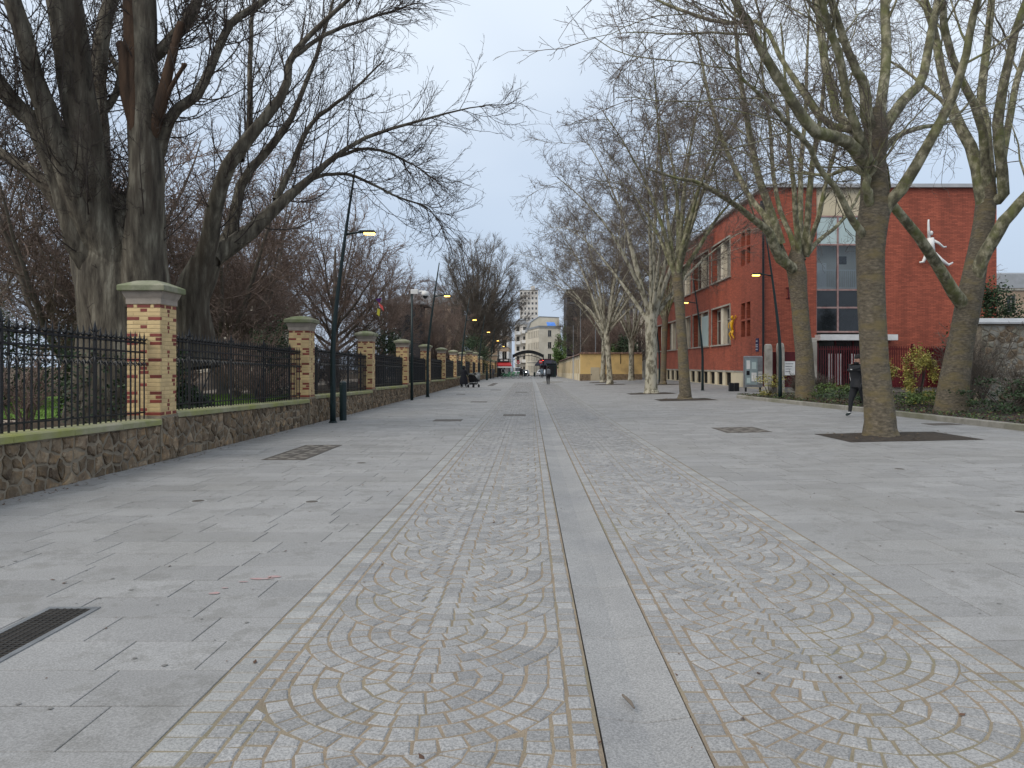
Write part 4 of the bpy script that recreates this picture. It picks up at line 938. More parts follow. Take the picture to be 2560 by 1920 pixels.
# --- the leaning tree just behind the first pillar
bm = (-8.1, 18.2, .3); dm = 18.2; rngM = np.random.default_rng(77)
Tm = rel([(500, 920, 0, .5), (490, 830, 0, .42), (482, 760, 0, .42), (490, 710, 0, .40), (517, 655, 0, .34)], bm, dm)
lmM = [rel(l, bm, dm) for l in (
    [(500, 690, 0, .32), (530, 645, .1, .26), (616, 588, .5, .21), (698, 511, 1, .16), (756, 461, 1.4, .11), (842, 389, 1.9, .072), (933, 339, 2.4, .052), (1068, 298, 3, .034), (1181, 267, 3.5, .018), (1272, 260, 3.9, .006)],
    [(505, 690, 0, .30), (526, 600, -.2, .22), (553, 475, -.4, .18), (589, 384, -.5, .16), (652, 307, -.4, .125), (716, 226, -.2, .10), (729, 145, 0, .08), (775, 90, .3, .065), (842, 27, .6, .055), (900, -30, 1, .04)],
    [(530, 650, 0, .22), (575, 580, .6, .16), (607, 452, 1, .115), (675, 375, 1.5, .10), (720, 316, 1.9, .085), (752, 235, 2.3, .07), (788, 154, 2.6, .058), (820, 45, 3, .045), (850, -60, 3.4, .04)],
    [(770, 450, 1.5, .06), (820, 434, 1.8, .05), (887, 443, 2.2, .042), (987, 488, 2.8, .03), (1068, 520, 3.3, .02), (1113, 583, 3.6, .008)],
    [(600, 400, .2, .10), (620, 330, .8, .08), (625, 200, 1.2, .065), (630, 60, 1.5, .055), (640, -60, 1.8, .04)],
    [(690, 500, 1, .09), (745, 380, 1.6, .07), (790, 300, 2, .055), (880, 230, 2.5, .04), (960, 150, 3, .02)],
    [(840, 392, 2, .05), (930, 372, 2.6, .04), (1010, 400, 3.2, .03), (1090, 450, 3.8, .01)],
    [(735, 140, 0, .06), (840, 70, .8, .045), (940, 40, 1.6, .03), (1040, 10, 2.2, .015)])]
om = empty('poplar_tree', bm, 0, 'bare tree leaning from behind the first pillar out over the street', 'tree', 'bare trees in the park')
tp, tr = limb(Tm, 14, .02, rngM); PM, RM = cat([limb(l, 18, .03, rngM) for l in lmM], 18)
inst('trunk', tubes('trunk', [(tp, tr, 20, 0), (PM, RM, 12, 0)], [M['ash']], rough=.07, seed=9), om)
g1 = grow(rngM, PM, RM, 26, .12, .99, .8, .25, 2.0, .45, 7, .06, .22, .3, .010, .0055, .022)
g1b = grow(rngM, PM[[0, 3, 6, 7]], RM[[0, 3, 6, 7]], 14, .55, 1., .55, .2, 1.6, .4, 8, .12, -.05, .45, .010, .005, .02)
g2 = grow(rngM, np.concatenate([g1[0]]), g1[1], 9, .1, .98, .7, .25, .65, .5, 5, .16, .09, .6, .0062, .0048)
g2b = grow(rngM, g1b[0], g1b[1], 6, .1, .98, .6, .25, .55, .5, 5, .2, -.06, .6, .0058, .0045)
g3 = grow(rngM, g2[0], g2[1], 3, .2, 1., .8, .3, .2, .4, 3, .25, .04, .7, .0048, .004)
inst('crown', tubes('crown', [(*g1, 4, 0), (*g1b, 4, 0), (*g2, 3, 0), (*g2b, 3, 0), (*g3, 3, 0)], [M['darktwig']]), om)

# --- generic bare trees
def dome(rng, H, fork, r0, n, spread):
    trunk = [(0, 0, -.05, r0*1.4), (0, 0, .4, r0*1.05), (0, 0, fork*.6, r0*.9), (0, 0, fork, r0*.85), (0, 0, H*.45, r0*.6), (0, 0, H*.75, r0*.2)]; L = []
    for k in range(n):
        a = k*2.4 + rng.uniform(-.2, .2); e = math.asin((k+.5)/n)*.92; c, s = math.cos(a), math.sin(a); q = spread*math.cos(e)*rng.uniform(.92, 1.04); h = H*.42+(H*.58)*math.sin(e)*rng.uniform(.95, 1.02); z0 = fork+(H*.45-fork)*k/n; r1 = r0*rng.uniform(.22, .4)
        L.append([(0, 0, z0, r1)] + [(c*q*u, s*q*u, z0+(h-z0)*v, r1*(1-.85*v)) for u, v in ((.2, .14), (.45, .36), (.68, .6), (.86, .82), (1, 1))])
    return trunk, L
def bare(name, loc, H, fork, r0, n, spread, seed, lab, tm, wm, spec, grp, rz=0, sides=(12, 7), shape=None):
    rng = np.random.default_rng(seed); tr_, L = (shape or vase)(rng, H, fork, r0, n, spread); o = empty(name, loc, rz, lab, 'tree', grp)
    tp, t2 = limb(tr_, 12, .02, rng); lp2, lr2 = cat([limb(l, 12, .06, rng) for l in L], 12)
    inst('trunk', tubes('trunk', [(tp, t2, sides[0], 0), (lp2, lr2, sides[1], 0)], [M[tm]], rough=.05, seed=seed), o)
    st = twig_stack(rng, lp2, lr2, spec); inst('crown', tubes('crown', [(p, r, k, 0) for p, r, k in st], [M[wm]]), o); return o
def again(src, loc, rz, sc, lab, grp=None):
    c = copy_tree(src); c.location = loc; c.rotation_euler.z = rz; c.scale = sc if hasattr(sc, '__len__') else (sc,)*3; c['label'] = lab
    if grp: c['group'] = grp
    return c
G = 'bare trees in the park'
DENSE = [(15, .08, .98, .8, .25, 2.4, .3, 6, .14, .09, .5, .016, .011, 4), (9, .12, 1., .7, .25, 1.05, .35, 5, .2, .04, .55, .010, .008, 3), (7, .1, 1., .75, .3, .5, .4, 3, .25, .02, .6, .008, .0065, 3)]
t1 = bare('hornbeam_tree', (-11.2, 27, .3), 8.6, 1.6, .2, 9, 3.2, 401, 'dense red-brown bare tree behind the second pillar', 'greytwig', 'browntwig', DENSE, G)
t2_ = bare('hornbeam_tree', (-10.5, 40, .3), 10.0, 1.6, .24, 22, 3.6, 402, 'rounded red-brown bare tree behind the camera pole', 'greytwig', 'browntwig', [(9, .15, .98, .7, .25, 1.7, .3, 6, .14, .05, .5, .016, .011, 4), (8, .12, 1., .65, .25, .85, .35, 5, .2, .02, .55, .010, .008, 3), (6, .1, 1., .7, .3, .42, .4, 3, .25, .02, .6, .008, .0065, 3)], G, shape=dome)
again(t1, (-15.5, 25, .3), 1.2, 1.15, 'red-brown bare tree farther back, left of the one behind the second pillar')
again(t2_, (-14.5, 34, .3), 2.2, .95, 'red-brown bare tree in the middle of the park thicket')
again(t2_, (-17.5, 45, .3), .7, 1.05, 'tall bare tree deep in the park behind the thicket')
again(t2_, (-22, 38, .3), 4.0, 1.1, 'bare tree deep in the park seen left of the great trunk')
again(t1, (-24, 30, .3), 3.3, 1.25, 'bare tree deep in the park at the left edge')
again(t2_, (-9.9, 50, .3), 3.6, .88, 'smaller bare tree just past the camera pole')
LIME = [(13, .2, .98, .55, .2, 2.6, .25, 7, .08, .03, .5, .022, .016, 4), (8, .2, 1., .5, .2, 1.4, .3, 5, .12, .03, .55, .015, .013, 3), (5, .15, 1., .55, .25, .8, .35, 3, .16, .02, .6, .013, .011, 3)]
t3 = bare('lime_tree', (-7.9, 112, 0), 20.5, 3.2, .55, 36, 6.6, 403, 'broad round-headed bare tree at the far end of the park', 'greytwig', 'greytwig', LIME, G, shape=dome)
again(t3, (-8.3, 133, -.3), 2., .75, 'smaller round-headed bare tree right behind the broad one')
again(t2_, (-12.5, 90, .2), 1.4, 1.1, 'spindly pale bare tree beyond the fourth left lamp')
again(t1, (-9.5, 78, .2), 5.1, .8, 'low bare tree beside the gate pillars')
# behind the ochre wall on the right
GR = 'bare trees behind the ochre wall'
again(t3, (10.5, 128, -.2), 3., .72, 'grey bare tree behind the bamboo', GR)
b4 = bare('beech_tree', (9.5, 100, 0), 7.5, .8, .14, 12, 2.8, 404, 'purple-brown bare shrub tree over the ochre wall', 'browntwig', 'browntwig', DENSE, GR)
again(b4, (11.9, 103, 0), 1.8, 1.0, 'purple-brown bare shrub tree right of its twin over the ochre wall', GR)
again(t2_, (15.5, 104, 0), 1.2, 1.0, 'bare tree between the ochre wall and the grey building', GR)
again(t2_, (34, 62, 0), 2.6, 1.15, 'bare tree beyond the right end of the red building', GR)
# ------------------------------------------------------------------ the park behind the wall
def pz(x, y): return .32 + .05*math.sin(x*.5)*math.sin(y*.3) + .012*max(0, -x-12)
struct(sheet('park_ground', [-80, -50, -30, -22, -16, -12, -9, -7.5, -6.52], [0, 4, 8, 12, 16, 20, 25, 30, 40, 55, 75, 100, 146], lambda x, y: pz(x, y) + (-.0 if x < -7 else -.02), M['litter']))
struct(sheet('park_path', [-40, -25, -15, -10.4], [14.2, 15.0, 15.8], lambda x, y: pz(x, y) + .012, M['path']))
struct(sheet('park_path', [-14.2, -13.0, -11.9], [30, 36, 44, 55, 70], lambda x, y: pz(x, y) + .012, M['path']))
struct(sheet('lawn', [-40, -25, -18, -13, -10.6], [16, 17.5, 19, 21, 23, 26], lambda x, y: pz(x, y) + .03, M['grass']))
struct(sheet('lawn', [-11.6, -9.6, -8.2], [19.6, 22, 24.5, 27], lambda x, y: pz(x, y) + .03, M['grass']))
def blades(name, x0, x1, y0, y1, N, h, seed, m, lab):
    r = np.random.default_rng(seed); x = r.uniform(x0, x1, N); y = r.uniform(y0, y1, N); z = np.array([pz(a, b) for a, b in zip(x, y)]) + .02
    a = r.uniform(0, 6.28, N); w_ = .006; hh = h*r.uniform(.5, 1.2, N); lx = r.normal(0, .4, N)*hh; ly = r.normal(0, .4, N)*hh
    V = np.stack([np.stack([x-w_*np.cos(a), y-w_*np.sin(a), z], 1), np.stack([x+w_*np.cos(a), y+w_*np.sin(a), z], 1), np.stack([x+lx, y+ly, z+hh], 1)], 1).reshape(-1, 3)
    o = stuff(inst(name, rawmesh(name, V, np.arange(3*N).reshape(-1, 3), [m]))); tag(o, lab, 'grass'); return o
blades('grass', -22, -10.6, 16, 24, 22000, .10, 1, M['grass'], 'short green lawn seen through the railing at left')
blades('grass', -11.4, -8.2, 19.6, 27, 9000, .10, 2, M['grass'], 'strip of lawn seen through the second railing panel')
def leafy(name, loc, rad, N, size, m, lab, cat_, seed, nclump=30, spread=.14, stems=10, stemmat='darktwig', grp=None, hollow=.3, flat=.6):
    """leafy shrub: stems and leaf clumps; loc at its foot"""
    rng = np.random.default_rng(seed); o = empty(name, loc, 0, lab, cat_, grp)
    P = clusters(rng, N, rad, nclump, spread, hollow); P[:, 2] = np.abs(P[:, 2] + rad[2]*1.0)*.98 + .03
    V, F = leafquads(rng, P, size, flat); inst('foliage', rawmesh('foliage', V, F, [M[m]]), o)
    S = np.zeros((stems, 6, 3)); an = rng.uniform(0, 6.28, stems); rr = rng.uniform(.1, .75, stems)
    for j in range(6):
        t = j/5; S[:, j, 0] = np.cos(an)*rad[0]*rr*t**.8; S[:, j, 1] = np.sin(an)*rad[1]*rr*t**.8; S[:, j, 2] = t*rad[2]*1.7*(1-.3*rr)
    Rs = np.linspace(.02, .006, 6)[None]*np.ones((stems, 1)); inst('stems', tubes('stems', [(S, Rs, 5, 0)], [M[stemmat]]), o); return o
def twiggy(name, loc, r, h, n, lab, m, seed, cat_='shrub', grp=None, spec=None):
    rng = np.random.default_rng(seed); o = empty(name, loc, 0, lab, cat_, grp)
    P = np.zeros((n, 7, 3)); an = rng.uniform(0, 6.28, n); rr = rng.uniform(.15, 1, n)*r; hh = h*rng.uniform(.6, 1, n)
    for j in range(7):
        t = j/6; P[:, j, 0] = np.cos(an)*rr*t; P[:, j, 1] = np.sin(an)*rr*t; P[:, j, 2] = hh*t**.9
    P[:, 1:] += rng.normal(0, .04, (n, 6, 3)); Rr = np.linspace(.018, .006, 7)[None]*np.ones((n, 1))
    st = twig_stack(rng, P, Rr, spec or [(8, .2, 1., .6, .25, h*.28, .4, 5, .16, .08, .6, .007, .005, 3), (5, .2, 1., .7, .3, h*.12, .4, 3, .2, .04, .7, .0055, .0045, 3)])
    inst('branches', tubes('branches', [(P, Rr, 5, 0)] + [(p, q, k, 0) for p, q, k in st], [M[m]]), o); return o
PS = 'shrubs in the park'
def P_(x, y): return (x, y, pz(x, y))
twiggy('bare_shrub', P_(-7.7, 9.6), .7, 1.8, 16, 'brown bare shrub behind the railing at the left edge', 'browntwig', 1, grp=PS)
twiggy('bare_shrub', P_(-8.6, 12.6), .6, 1.3, 12, 'brown bare shrub before the great trunk', 'browntwig', 2, grp=PS)
twiggy('bare_shrub', P_(-10.8, 13.2), 1.3, 2.9, 26, 'pale twiggy shrub left of the great trunk', 'paletwig', 3, grp=PS)
twiggy('bare_shrub', P_(-9.2, 19.5), .7, 1.5, 20, 'brown bare shrub between great trunk and leaning tree', 'browntwig', 4, grp=PS)
leafy('evergreen_shrub', P_(-13.5, 19), (1.8, 1.2, 1.4), 6500, .09, 'leaf', 'dark evergreen mass behind the railing at the left edge', 'shrub', 5, grp=PS)
leafy('evergreen_shrub', P_(-17.5, 21.5), (2.2, 1.4, 1.9), 6500, .10, 'leaf', 'larger dark evergreen mass deep in the park at left', 'shrub', 6, grp=PS)
leafy('ground_ivy', P_(-7.2, 16.2), (.55, 1.9, .14), 2600, .07, 'leaf', 'ivy spilling by the coping just past the first pillar', 'plant', 7, stems=4)
leafy('spiky_shrub', P_(-7.9, 16.9), (.5, .6, .35), 1200, .12, 'leaf', 'low spiky green clump past the first pillar', 'plant', 8, stems=6)
for k, (x, y, h, lab) in enumerate(((-9.5, 24, 2.2, 'brown hedge clump behind the second railing panel'), (-8.4, 28, 1.9, 'brown hedge clump behind the third pillar'), (-8.2, 22.6, 1.3, 'low brown clump beside the second pillar'), (-8.8, 33, 2.3, 'brown hedge clump behind the third railing panel'),
                                    (-8.3, 39, 2.0, 'brown hedge clump behind the fourth pillar'), (-12, 22.5, 2.6, 'tall brown thicket behind the lawn strip'), (-14, 28, 3., 'tall brown thicket at the back of the park'), (-12, 35, 3., 'brown thicket behind the third lamp gap'))):
    twiggy('hedge_clump', P_(x, y), 1.5, h, 40, lab, 'browntwig', 30+k, grp='brown hedge clumps in the park')
leafy('evergreen_shrub', P_(-8.6, 25.5), (1.1, 1.3, 1.35), 5200, .09, 'leaf', 'dark evergreen shrub behind the nearest left lamp', 'shrub', 41, grp=PS)
o = leafy('laurel_shrub', P_(-8.5, 41.5), (1.6, 1.6, 1.75), 5200, .11, 'leaf', 'glossy evergreen shrub with pale blossom by the camera pole', 'shrub', 42, grp=PS)
rr = np.random.default_rng(9); p = clusters(rr, 700, (1.7, 1.7, 1.8), 25, .12, .6); p[:, 2] = np.abs(p[:, 2]+1.9); V, F = leafquads(rr, p, .09); inst('blossom', rawmesh('blossom', V, F, [M['white']]), o)
leafy('yew_tree', P_(-8.1, 104), (2.6, 2.4, 2.5), 9000, .16, 'leaf', 'round dark green yew rising over the wall near the gate', 'tree', 43, spread=.18, grp='evergreen trees')
# pavilion in the park
o = empty('park_pavilion', P_(-12.6, 76), 0, 'small dark timber pavilion with a slate roof in the park', 'pavilion')
mb = MB(); mb.box(-1.6, 1.6, -1.8, 1.8, 0, 7.2); mb.obj('wall', mat('dark timber', (.03, .027, .028), (.02, .018, .02), 3, .8), o)
mb = MB(); mb.rings([rect(-2.3, 2.3, -2.5, 2.5, 7.2), rect(-2.3, 2.3, -2.5, 2.5, 7.35), rect(-.4, .4, -.5, .5, 8.3)]); mb.obj('roof', mat('slate', (.17, .175, .185), (.12, .125, .13), 4, .6), o)
for k in (-.9, .1, 1.0): mb = MB(); mb.box(k, k+.5, -1.83, -1.79, 4.6, 6.4); mb.obj('window', M['glass'], o)
# a bright ribbon kite caught in the branches
o = empty('ribbon_kite', at(945, 760, 36), 0, 'small purple, red and yellow kite caught in the bare branches', 'kite')
for nm, pts, m in (('purple_panel', [(-.12, 0, .25), (.18, .05, .3), (.05, .1, .05)], mat('purple nylon', (.12, .04, .22), None, 4, .6)), ('red_panel', [(0, .05, .1), (.22, .1, -.1), (.28, 0, -.35), (.1, 0, -.15)], mat('red nylon', (.5, .06, .05), None, 4, .6)),
                   ('yellow_tail', [(-.02, 0, -.2), (.1, .05, -.28), (.06, .03, -.6), (-.06, 0, -.5)], mat('yellow nylon', (.55, .5, .05), None, 4, .6))):
    mb = MB(); n = len(pts); mb.add(pts + [(x, y+.012, z) for x, y, z in pts], [tuple(range(n)), tuple(range(2*n-1, n-1, -1))] + [(i, (i+1) % n, n+(i+1) % n, n+i) for i in range(n)]); mb.obj(nm, m, o)

# ------------------------------------------------------------------ right: planted bed with kerb
bed = struct(sheet('planted_bed', [0, .12, .3, .6, 1], [-2, 8, 16.5, 20, 24.8, 28, 32, 34.8, 37.2], lambda x, y: 0, M['soil']))
for v in bed.data.vertices:
    y = v.co.y; x0 = kerbx(min(y, 35)) + .1 + (max(0, y-35)*.3); x = x0 + (26-x0)*v.co.x; v.co.z = zg(x, y) + .07 + .10*min(1, v.co.x*6)*(.7+.3*math.sin(x*2.1+y)); v.co.x = x
kb = empty('kerb', (10.5, 20, zg(10.5, 20)), 0, 'pale stone kerb edging the planted bed', 'kerb')
yk = -2.
while yk < 35:
    L = min(1.0, 35-yk)
    q = [(kerbx(yk+.004)-.12, yk+.004), (kerbx(yk+.004)+.06, yk+.004), (kerbx(yk+L-.004)+.06, yk+L-.004), (kerbx(yk+L-.004)-.12, yk+L-.004)]
    mb = MB(); mb.rings([[(x-10.5, y-20, zg(x, y)-zg(10.5, 20)-.05) for x, y in q], [(x-10.5, y-20, zg(x, y)-zg(10.5, 20)+.125) for x, y in q], [(x-10.5+(.012 if i in (0, 3) else -.012), y-20, zg(x, y)-zg(10.5, 20)+.14) for i, (x, y) in enumerate(q)]]); mb.obj('kerb_stone', M['kerb'], kb); yk += 1.
for k in range(5):
    x = 9.83 + k*1.0; mb = MB(); mb.cbox(x-10.5+.004, x-10.5+.996, 15.0, 15.18, zg(x, 35)-zg(10.5, 20)-.05, zg(x, 35)-zg(10.5, 20)+.14, .012); mb.obj('kerb_stone', M['kerb'], kb)
def B_(x, y): return (x, y, zg(x, y) + .14)
BS = 'shrubs in the planted bed'
for k, (x, y, r, h, n, m, lab) in enumerate((
    (10.9, 33.6, .8, .5, 900, 'leafyellow', 'yellowish shrub at the foot of the lamp in the bed'), (12.35, 29.5, 1.1, .33, 1800, 'leafbright', 'fresh green low shrub right of the many-stemmed tree'), (11.9, 26.6, 1.5, .25, 1700, 'leaf', 'low dark ground cover behind the walking man'),
    (13.2, 27.3, .35, .8, 800, 'leafyellow', 'thin yellow-green shrub beside the walking man'), (13.15, 25.0, .55, .95, 3200, 'leafyellow', 'upright yellow-green bush right of the nearest trunk'), (12.9, 23.6, 1.2, .22, 1500, 'leafbright', 'low green clump under the upright yellow bush'),
    (13.2, 20.3, 1.3, .45, 2200, 'leaf', 'dark spreading shrub at the right edge of the bed'), (14.8, 19.2, 1.4, .6, 2200, 'leaf', 'taller dark shrub at the far right of the bed'), (15.2, 21.5, .45, 1.05, 1100, 'leafyellow', 'yellow-green shrub touching the right edge of the picture'))):
    leafy('bed_shrub', B_(x, y), (r, r*.8, h), n, .075, m, lab, 'shrub', 60+k, nclump=22, stems=8, grp=BS)
for k, (x, y, r, h, lab) in enumerate(((11.9, 32.5, .7, 1.0, 'bare twiggy shrub left of the many-stemmed trunk'), (14.5, 24.4, .9, 2.1, 'tall bare shrub between the yellow bush and the forked tree'), (14.0, 21.0, .9, 1.3, 'bare shrub right of the forked trunk'), (15.6, 25.5, 1.2, 2.4, 'tall bare shrub before the rubble wall'), (12.6, 31.8, .6, .9, 'bare shrub right of the many-stemmed trunk'))):
    twiggy('bare_bush', B_(x, y), r, h, 26, lab, 'greytwig', 80+k, grp='bare bushes in the bed')
rr = np.random.default_rng(4); N = 9000; yv = rr.uniform(8, 36.5, N); xv = np.array([kerbx(min(q, 35))+.15 for q in yv]) + rr.random(N)**1.5*5; zv = np.array([zg(a, b) for a, b in zip(xv, yv)]) + .13 + rr.random(N)*.06
V, F = leafquads(rr, np.stack([xv, yv, zv], 1), .07, .3); o = stuff(inst('ground_cover', rawmesh('ground_cover', V, F, [M['leafbright'], M['leafbrown'], M['leaf']], rr.integers(0, 3, N)))); tag(o, 'low weeds and dry leaves covering the planted bed', 'ground cover')
# rubble wall with slate coping at the right edge
o = empty('stone_wall', (16.1, 26.4, zg(16.1, 26.4)), 0, 'grey rubble wall with slate coping at the right edge', 'wall')
mb = MB(); mb.box(0, 9, 0, .45, -.2, 2.9); mb.obj('mortar_core', M['mortar'], o)
r = random.Random(5)
for p in rubble(0, 4.6, 2.85, 91, .25):
    g = stone_geo(p, r, lambda u, v_, d: (u, -d, v_))
    if g: q = MB(); q.add(*g); q.obj('stone', M['kerb'] if r.random() < .6 else M['rubble'], o)
mb = MB(); mb.rings([[(-.12, -.12, 2.9), (-.12, .57, 2.9), (-.12, .57, 2.96), (-.12, .22, 3.12), (-.12, -.12, 2.96)], [(9, -.12, 2.9), (9, .57, 2.9), (9, .57, 2.96), (9, .22, 3.12), (9, -.12, 2.96)]]); mb.obj('coping', M['roofgrey'], o)
leafy('fir_tree', (22.2, 36, .3), (1.5, 1.5, 2.6), 6000, .15, 'leaf', 'dark conifer behind the rubble wall at right', 'tree', 95, grp='evergreen trees')
o = empty('garden_shed', (22.6, 35, .3), 0, 'white flat-roofed shed behind the rubble wall', 'shed'); mb = MB(); mb.box(-.5, 6, 0, 3, 0, 3.2); mb.obj('wall', M['white'], o); mb = MB(); mb.box(-.7, 6.2, -.2, 3.2, 3.2, 3.35); mb.obj('roof', M['roofgrey'], o)

# ------------------------------------------------------------------ wall builder with real openings
def wall_open(mb, mp, u0, u1, z0, z1, ops, depth, mi=0, rmi=None):
    """front face with openings (ua,ub,za,zb) and their reveals; mp(u, d, z) -> xyz, d inward"""
    us = sorted({u0, u1} | {a for o in ops for a in o[:2]}); zs = sorted({z0, z1} | {a for o in ops for a in o[2:]})
    for a, b in zip(us, us[1:]):
        for c, d in zip(zs, zs[1:]):
            um, zm = (a+b)/2, (c+d)/2
            if any(o[0] < um < o[1] and o[2] < zm < o[3] for o in ops): continue
            mb.quad(mp(a, 0, c), mp(b, 0, c), mp(b, 0, d), mp(a, 0, d), mi)
    rmi = mi if rmi is None else rmi
    for a, b, c, d in ops:
        for p, q in (((a, c), (b, c)), ((b, c), (b, d)), ((b, d), (a, d)), ((a, d), (a, c))):
            mb.quad(mp(p[0], 0, p[1]), mp(q[0], 0, q[1]), mp(q[0], depth, q[1]), mp(p[0], depth, p[1]), rmi)
def mbox(mb, mp, u0, u1, d0, d1, z0, z1, mi=0):
    v = [mp(u, d, z) for z in (z0, z1) for u, d in ((u0, d0), (u1, d0), (u1, d1), (u0, d1))]
    mb.add(v, [(3, 2, 1, 0), (4, 5, 6, 7), (0, 1, 5, 4), (1, 2, 6, 5), (2, 3, 7, 6), (3, 0, 4, 7)], mi)

# ------------------------------------------------------------------ red brick school building
BX, BY, BX1, BY1, BZ = 14.55, 45.8, 28.9, 84.4, 12.45
rb = empty('red_building', (BX, BY, 0), 0, 'two-storey red brick building with flat roof behind the plane trees', 'building')
side = lambda u, d, z: (d, u, z)            # u along +y from the near corner
front = lambda u, d, z: (u, d, z)           # u along +x
bays = [(7.85, 13.2), (14.3, 19.9), (21.1, 26.4), (27.6, 33.0), (34.2, 38.2)]
ops = []
for (a, b) in bays:
    for z0, z1 in ((3.05, 5.85), (7.95, 10.8)): ops.append((a, b, z0, z1))
sq = []
for zb in (3.4, 8.25):
    for (a, b) in ((3.0, 3.8), (4.2, 5.1)):
        for k in (0, 1): sq.append((a, b, zb + k*1.22, zb + k*1.22 + 1.08))
base_ops = []; u = 7.7
while u < 37.5: base_ops.append((u, u+1.5, .0, .95)); u += 2.35
mb = MB(); L = BY1-BY
wall_open(mb, side, 0, L, 1.05, BZ, ops + sq, .55); mb.obj('side_wall', M['redwall'], rb)
mb = MB(); wall_open(mb, side, 0, L, -.6, 1.05, [(a, b, max(c, .0), d) for a, b, c, d in base_ops], .3); pl = mb.obj('plinth', M['facream'], rb)
mb = MB(); mbox(mb, side, -.04, L, -.04, .0, .99, 1.10); mb.obj('plinth_band', M['concrete'], rb)
for a, b, z0, z1 in ops:
    w_ = empty('window', (0, 0, 0)); w_.parent = rb
    mb = MB(); t = .09
    for q in ((a-.12, a, z0-.1, z1+.12), (b, b+.12, z0-.1, z1+.12), (a, b, z1, z1+.12)): mbox(mb, side, q[0], q[1], -.06, .02, q[2], q[3])
    mb.obj('surround', M['concrete'], w_)
    mb = MB(); mbox(mb, side, a-.2, b+.2, -.14, .3, z0-.1, z0); mb.obj('sill', M['concrete'], w_)
    m_ = (a+b)/2
    for c, d in ((a + .7, m_-.35), (m_+.35, b-.1)):
        mb = MB(); mbox(mb, side, c, d, .46, .49, z0, z1); mb.obj('pane', M['glassblind'] if (int(a*7+z0) % 3) else M['glass'], w_)
        mb = MB()
        for q in ((c, c+.07, z0, z1), (d-.07, d, z0, z1), ((c+d)/2-.03, (c+d)/2+.03, z0, z1)): mbox(mb, side, q[0], q[1], .38, .46, q[2], q[3])
        zt_ = z0 + (z1-z0)*.68; mbox(mb, side, c+.07, d-.07, .40, .455, zt_-.035, zt_+.035); mbox(mb, side, c+.07, d-.07, .39, .458, z1-.16, z1); mb.obj('frame', M['winframe'], w_)
    mb = MB(); mbox(mb, side, m_-.35, m_+.35, .10, .52, z0, z1); mb.obj('mullion', M['mullion'], w_)
    mb = MB(); mbox(mb, side, a, a + .7, .2, .55, z0, z1); mb.obj('brick_infill', M['redwall'], w_)
    if z0 < 4 and 14 < a < 15: mb = MB(); mbox(mb, side, a+.02, m_-.3, .02, .09, z0, z1-.3); mb.obj('roller_shutter', M['frost'], w_)
for k, (a, b, z0, z1) in enumerate(sq):
    w_ = MB(); mbox(w_, side, a, b, .50, .53, z0, z1); o = w_.obj('small_window', M['glass'], rb)
    q = MB()
    for i in range(1, 4): mbox(q, side, a+(b-a)*i/4-.02, a+(b-a)*i/4+.02, .30, .34, z0, z1)
    for i in range(1, 5): mbox(q, side, a, b, .28, .36, z0+(z1-z0)*i/5-.03, z0+(z1-z0)*i/5+.03)
    q.obj('brick_grille', M['redpaint'], o)
for a, b, z0, z1 in base_ops:
    q = MB(); mbox(q, side, a, b, .24, .27, z0, z1); o = q.obj('basement_window', M['glass'], rb)
    q = MB()
    for i in range(7): u_ = a+.06+(b-a-.12)*i/6; mbox(q, side, u_-.02, u_+.02, .12, .16, z0, z1)
    q.obj('bars', M['iron'], o)
W = BX1-BX; g0, g1 = 3.2, 6.9
mb = MB(); wall_open(mb, front, 0, W, 1.05, BZ, [(g0, g1, 1.05, BZ)], .25)
mb.quad(front(g0, .25, 10.75), front(g1, .25, 10.75), front(g1, .25, BZ), front(g0, .25, BZ))
mb.obj('front_wall', M['redwall'], rb)
mb = MB(); wall_open(mb, front, 0, W, -.6, 1.05, [(g0, g1, -.3, 1.05)], .25); mb.obj('front_plinth', M['redpaint'], rb)
mb = MB(); mbox(mb, front, g0, g1, .10, .20, 10.75, BZ); mb.obj('render_panel', M['facream'], rb)
mb = MB(); mb.quad((W, 0, -.6), (W, L, -.6), (W, L, BZ), (W, 0, BZ)); mb.quad((0, L, -.6), (W, L, -.6), (W, L, BZ), (0, L, BZ)); mb.obj('rear_wall', M['redwall'], rb)
mb = MB(); mb.box(-.22, W+.1, -.22, L+.1, BZ, BZ+.22); mb.obj('roof', M['roofgrey'], rb)
# stair glazing
gw = (g1-g0); gl = empty('stair_window', (0, 0, 0)); gl.parent = rb
cols = [g0, g0+1.35, g0+3.0, g1]; rows = [3.55, 4.95, 5.15, 6.05, 6.35, 8.95, 10.72]
mb = MB()
for c in cols: mbox(mb, front, c-.05, c+.05, .05, .16, 3.5, 10.75)
for z in (3.55, 5.05, 6.15, 8.95, 10.70): mbox(mb, front, g0, g1, .06, .155, z-.05, z+.05)
mb.obj('frame', mat('faded red frame', (.36, .25, .23), (.26, .14, .13), 4, .6), gl)
for a, b in zip(cols, cols[1:]):
    for z0, z1, m in ((3.6, 5.0, 'glass'), (5.1, 6.1, 'glass'), (6.2, 8.9, 'clear'), (9.0, 10.65, 'frost')):
        q = MB(); mbox(q, front, a+.05, b-.05, .10, .115, z0, z1); q.obj('pane', M[m], gl)
q = MB(); q.box(g0, g1, 1.3, 1.4, 3.0, BZ); q.box(g0, g1, .3, 1.3, 5.6, 5.85); q.box(g0, g1, .3, 1.3, 10.6, 10.7); q.box(g0-.1, g0, .3, 3.5, 3, BZ); q.box(g1, g1+.1, .3, 3.5, 3, BZ); q.obj('stairwell', mat('stairwell paint', (.62, .60, .55), (.54, .52, .47), 1, .8), gl)
q = MB()
for i in range(30): x = g0+.1+i*(gw-.2)/29; q.box(x-.015, x+.015, .22, .26, 6.3, 7.35)
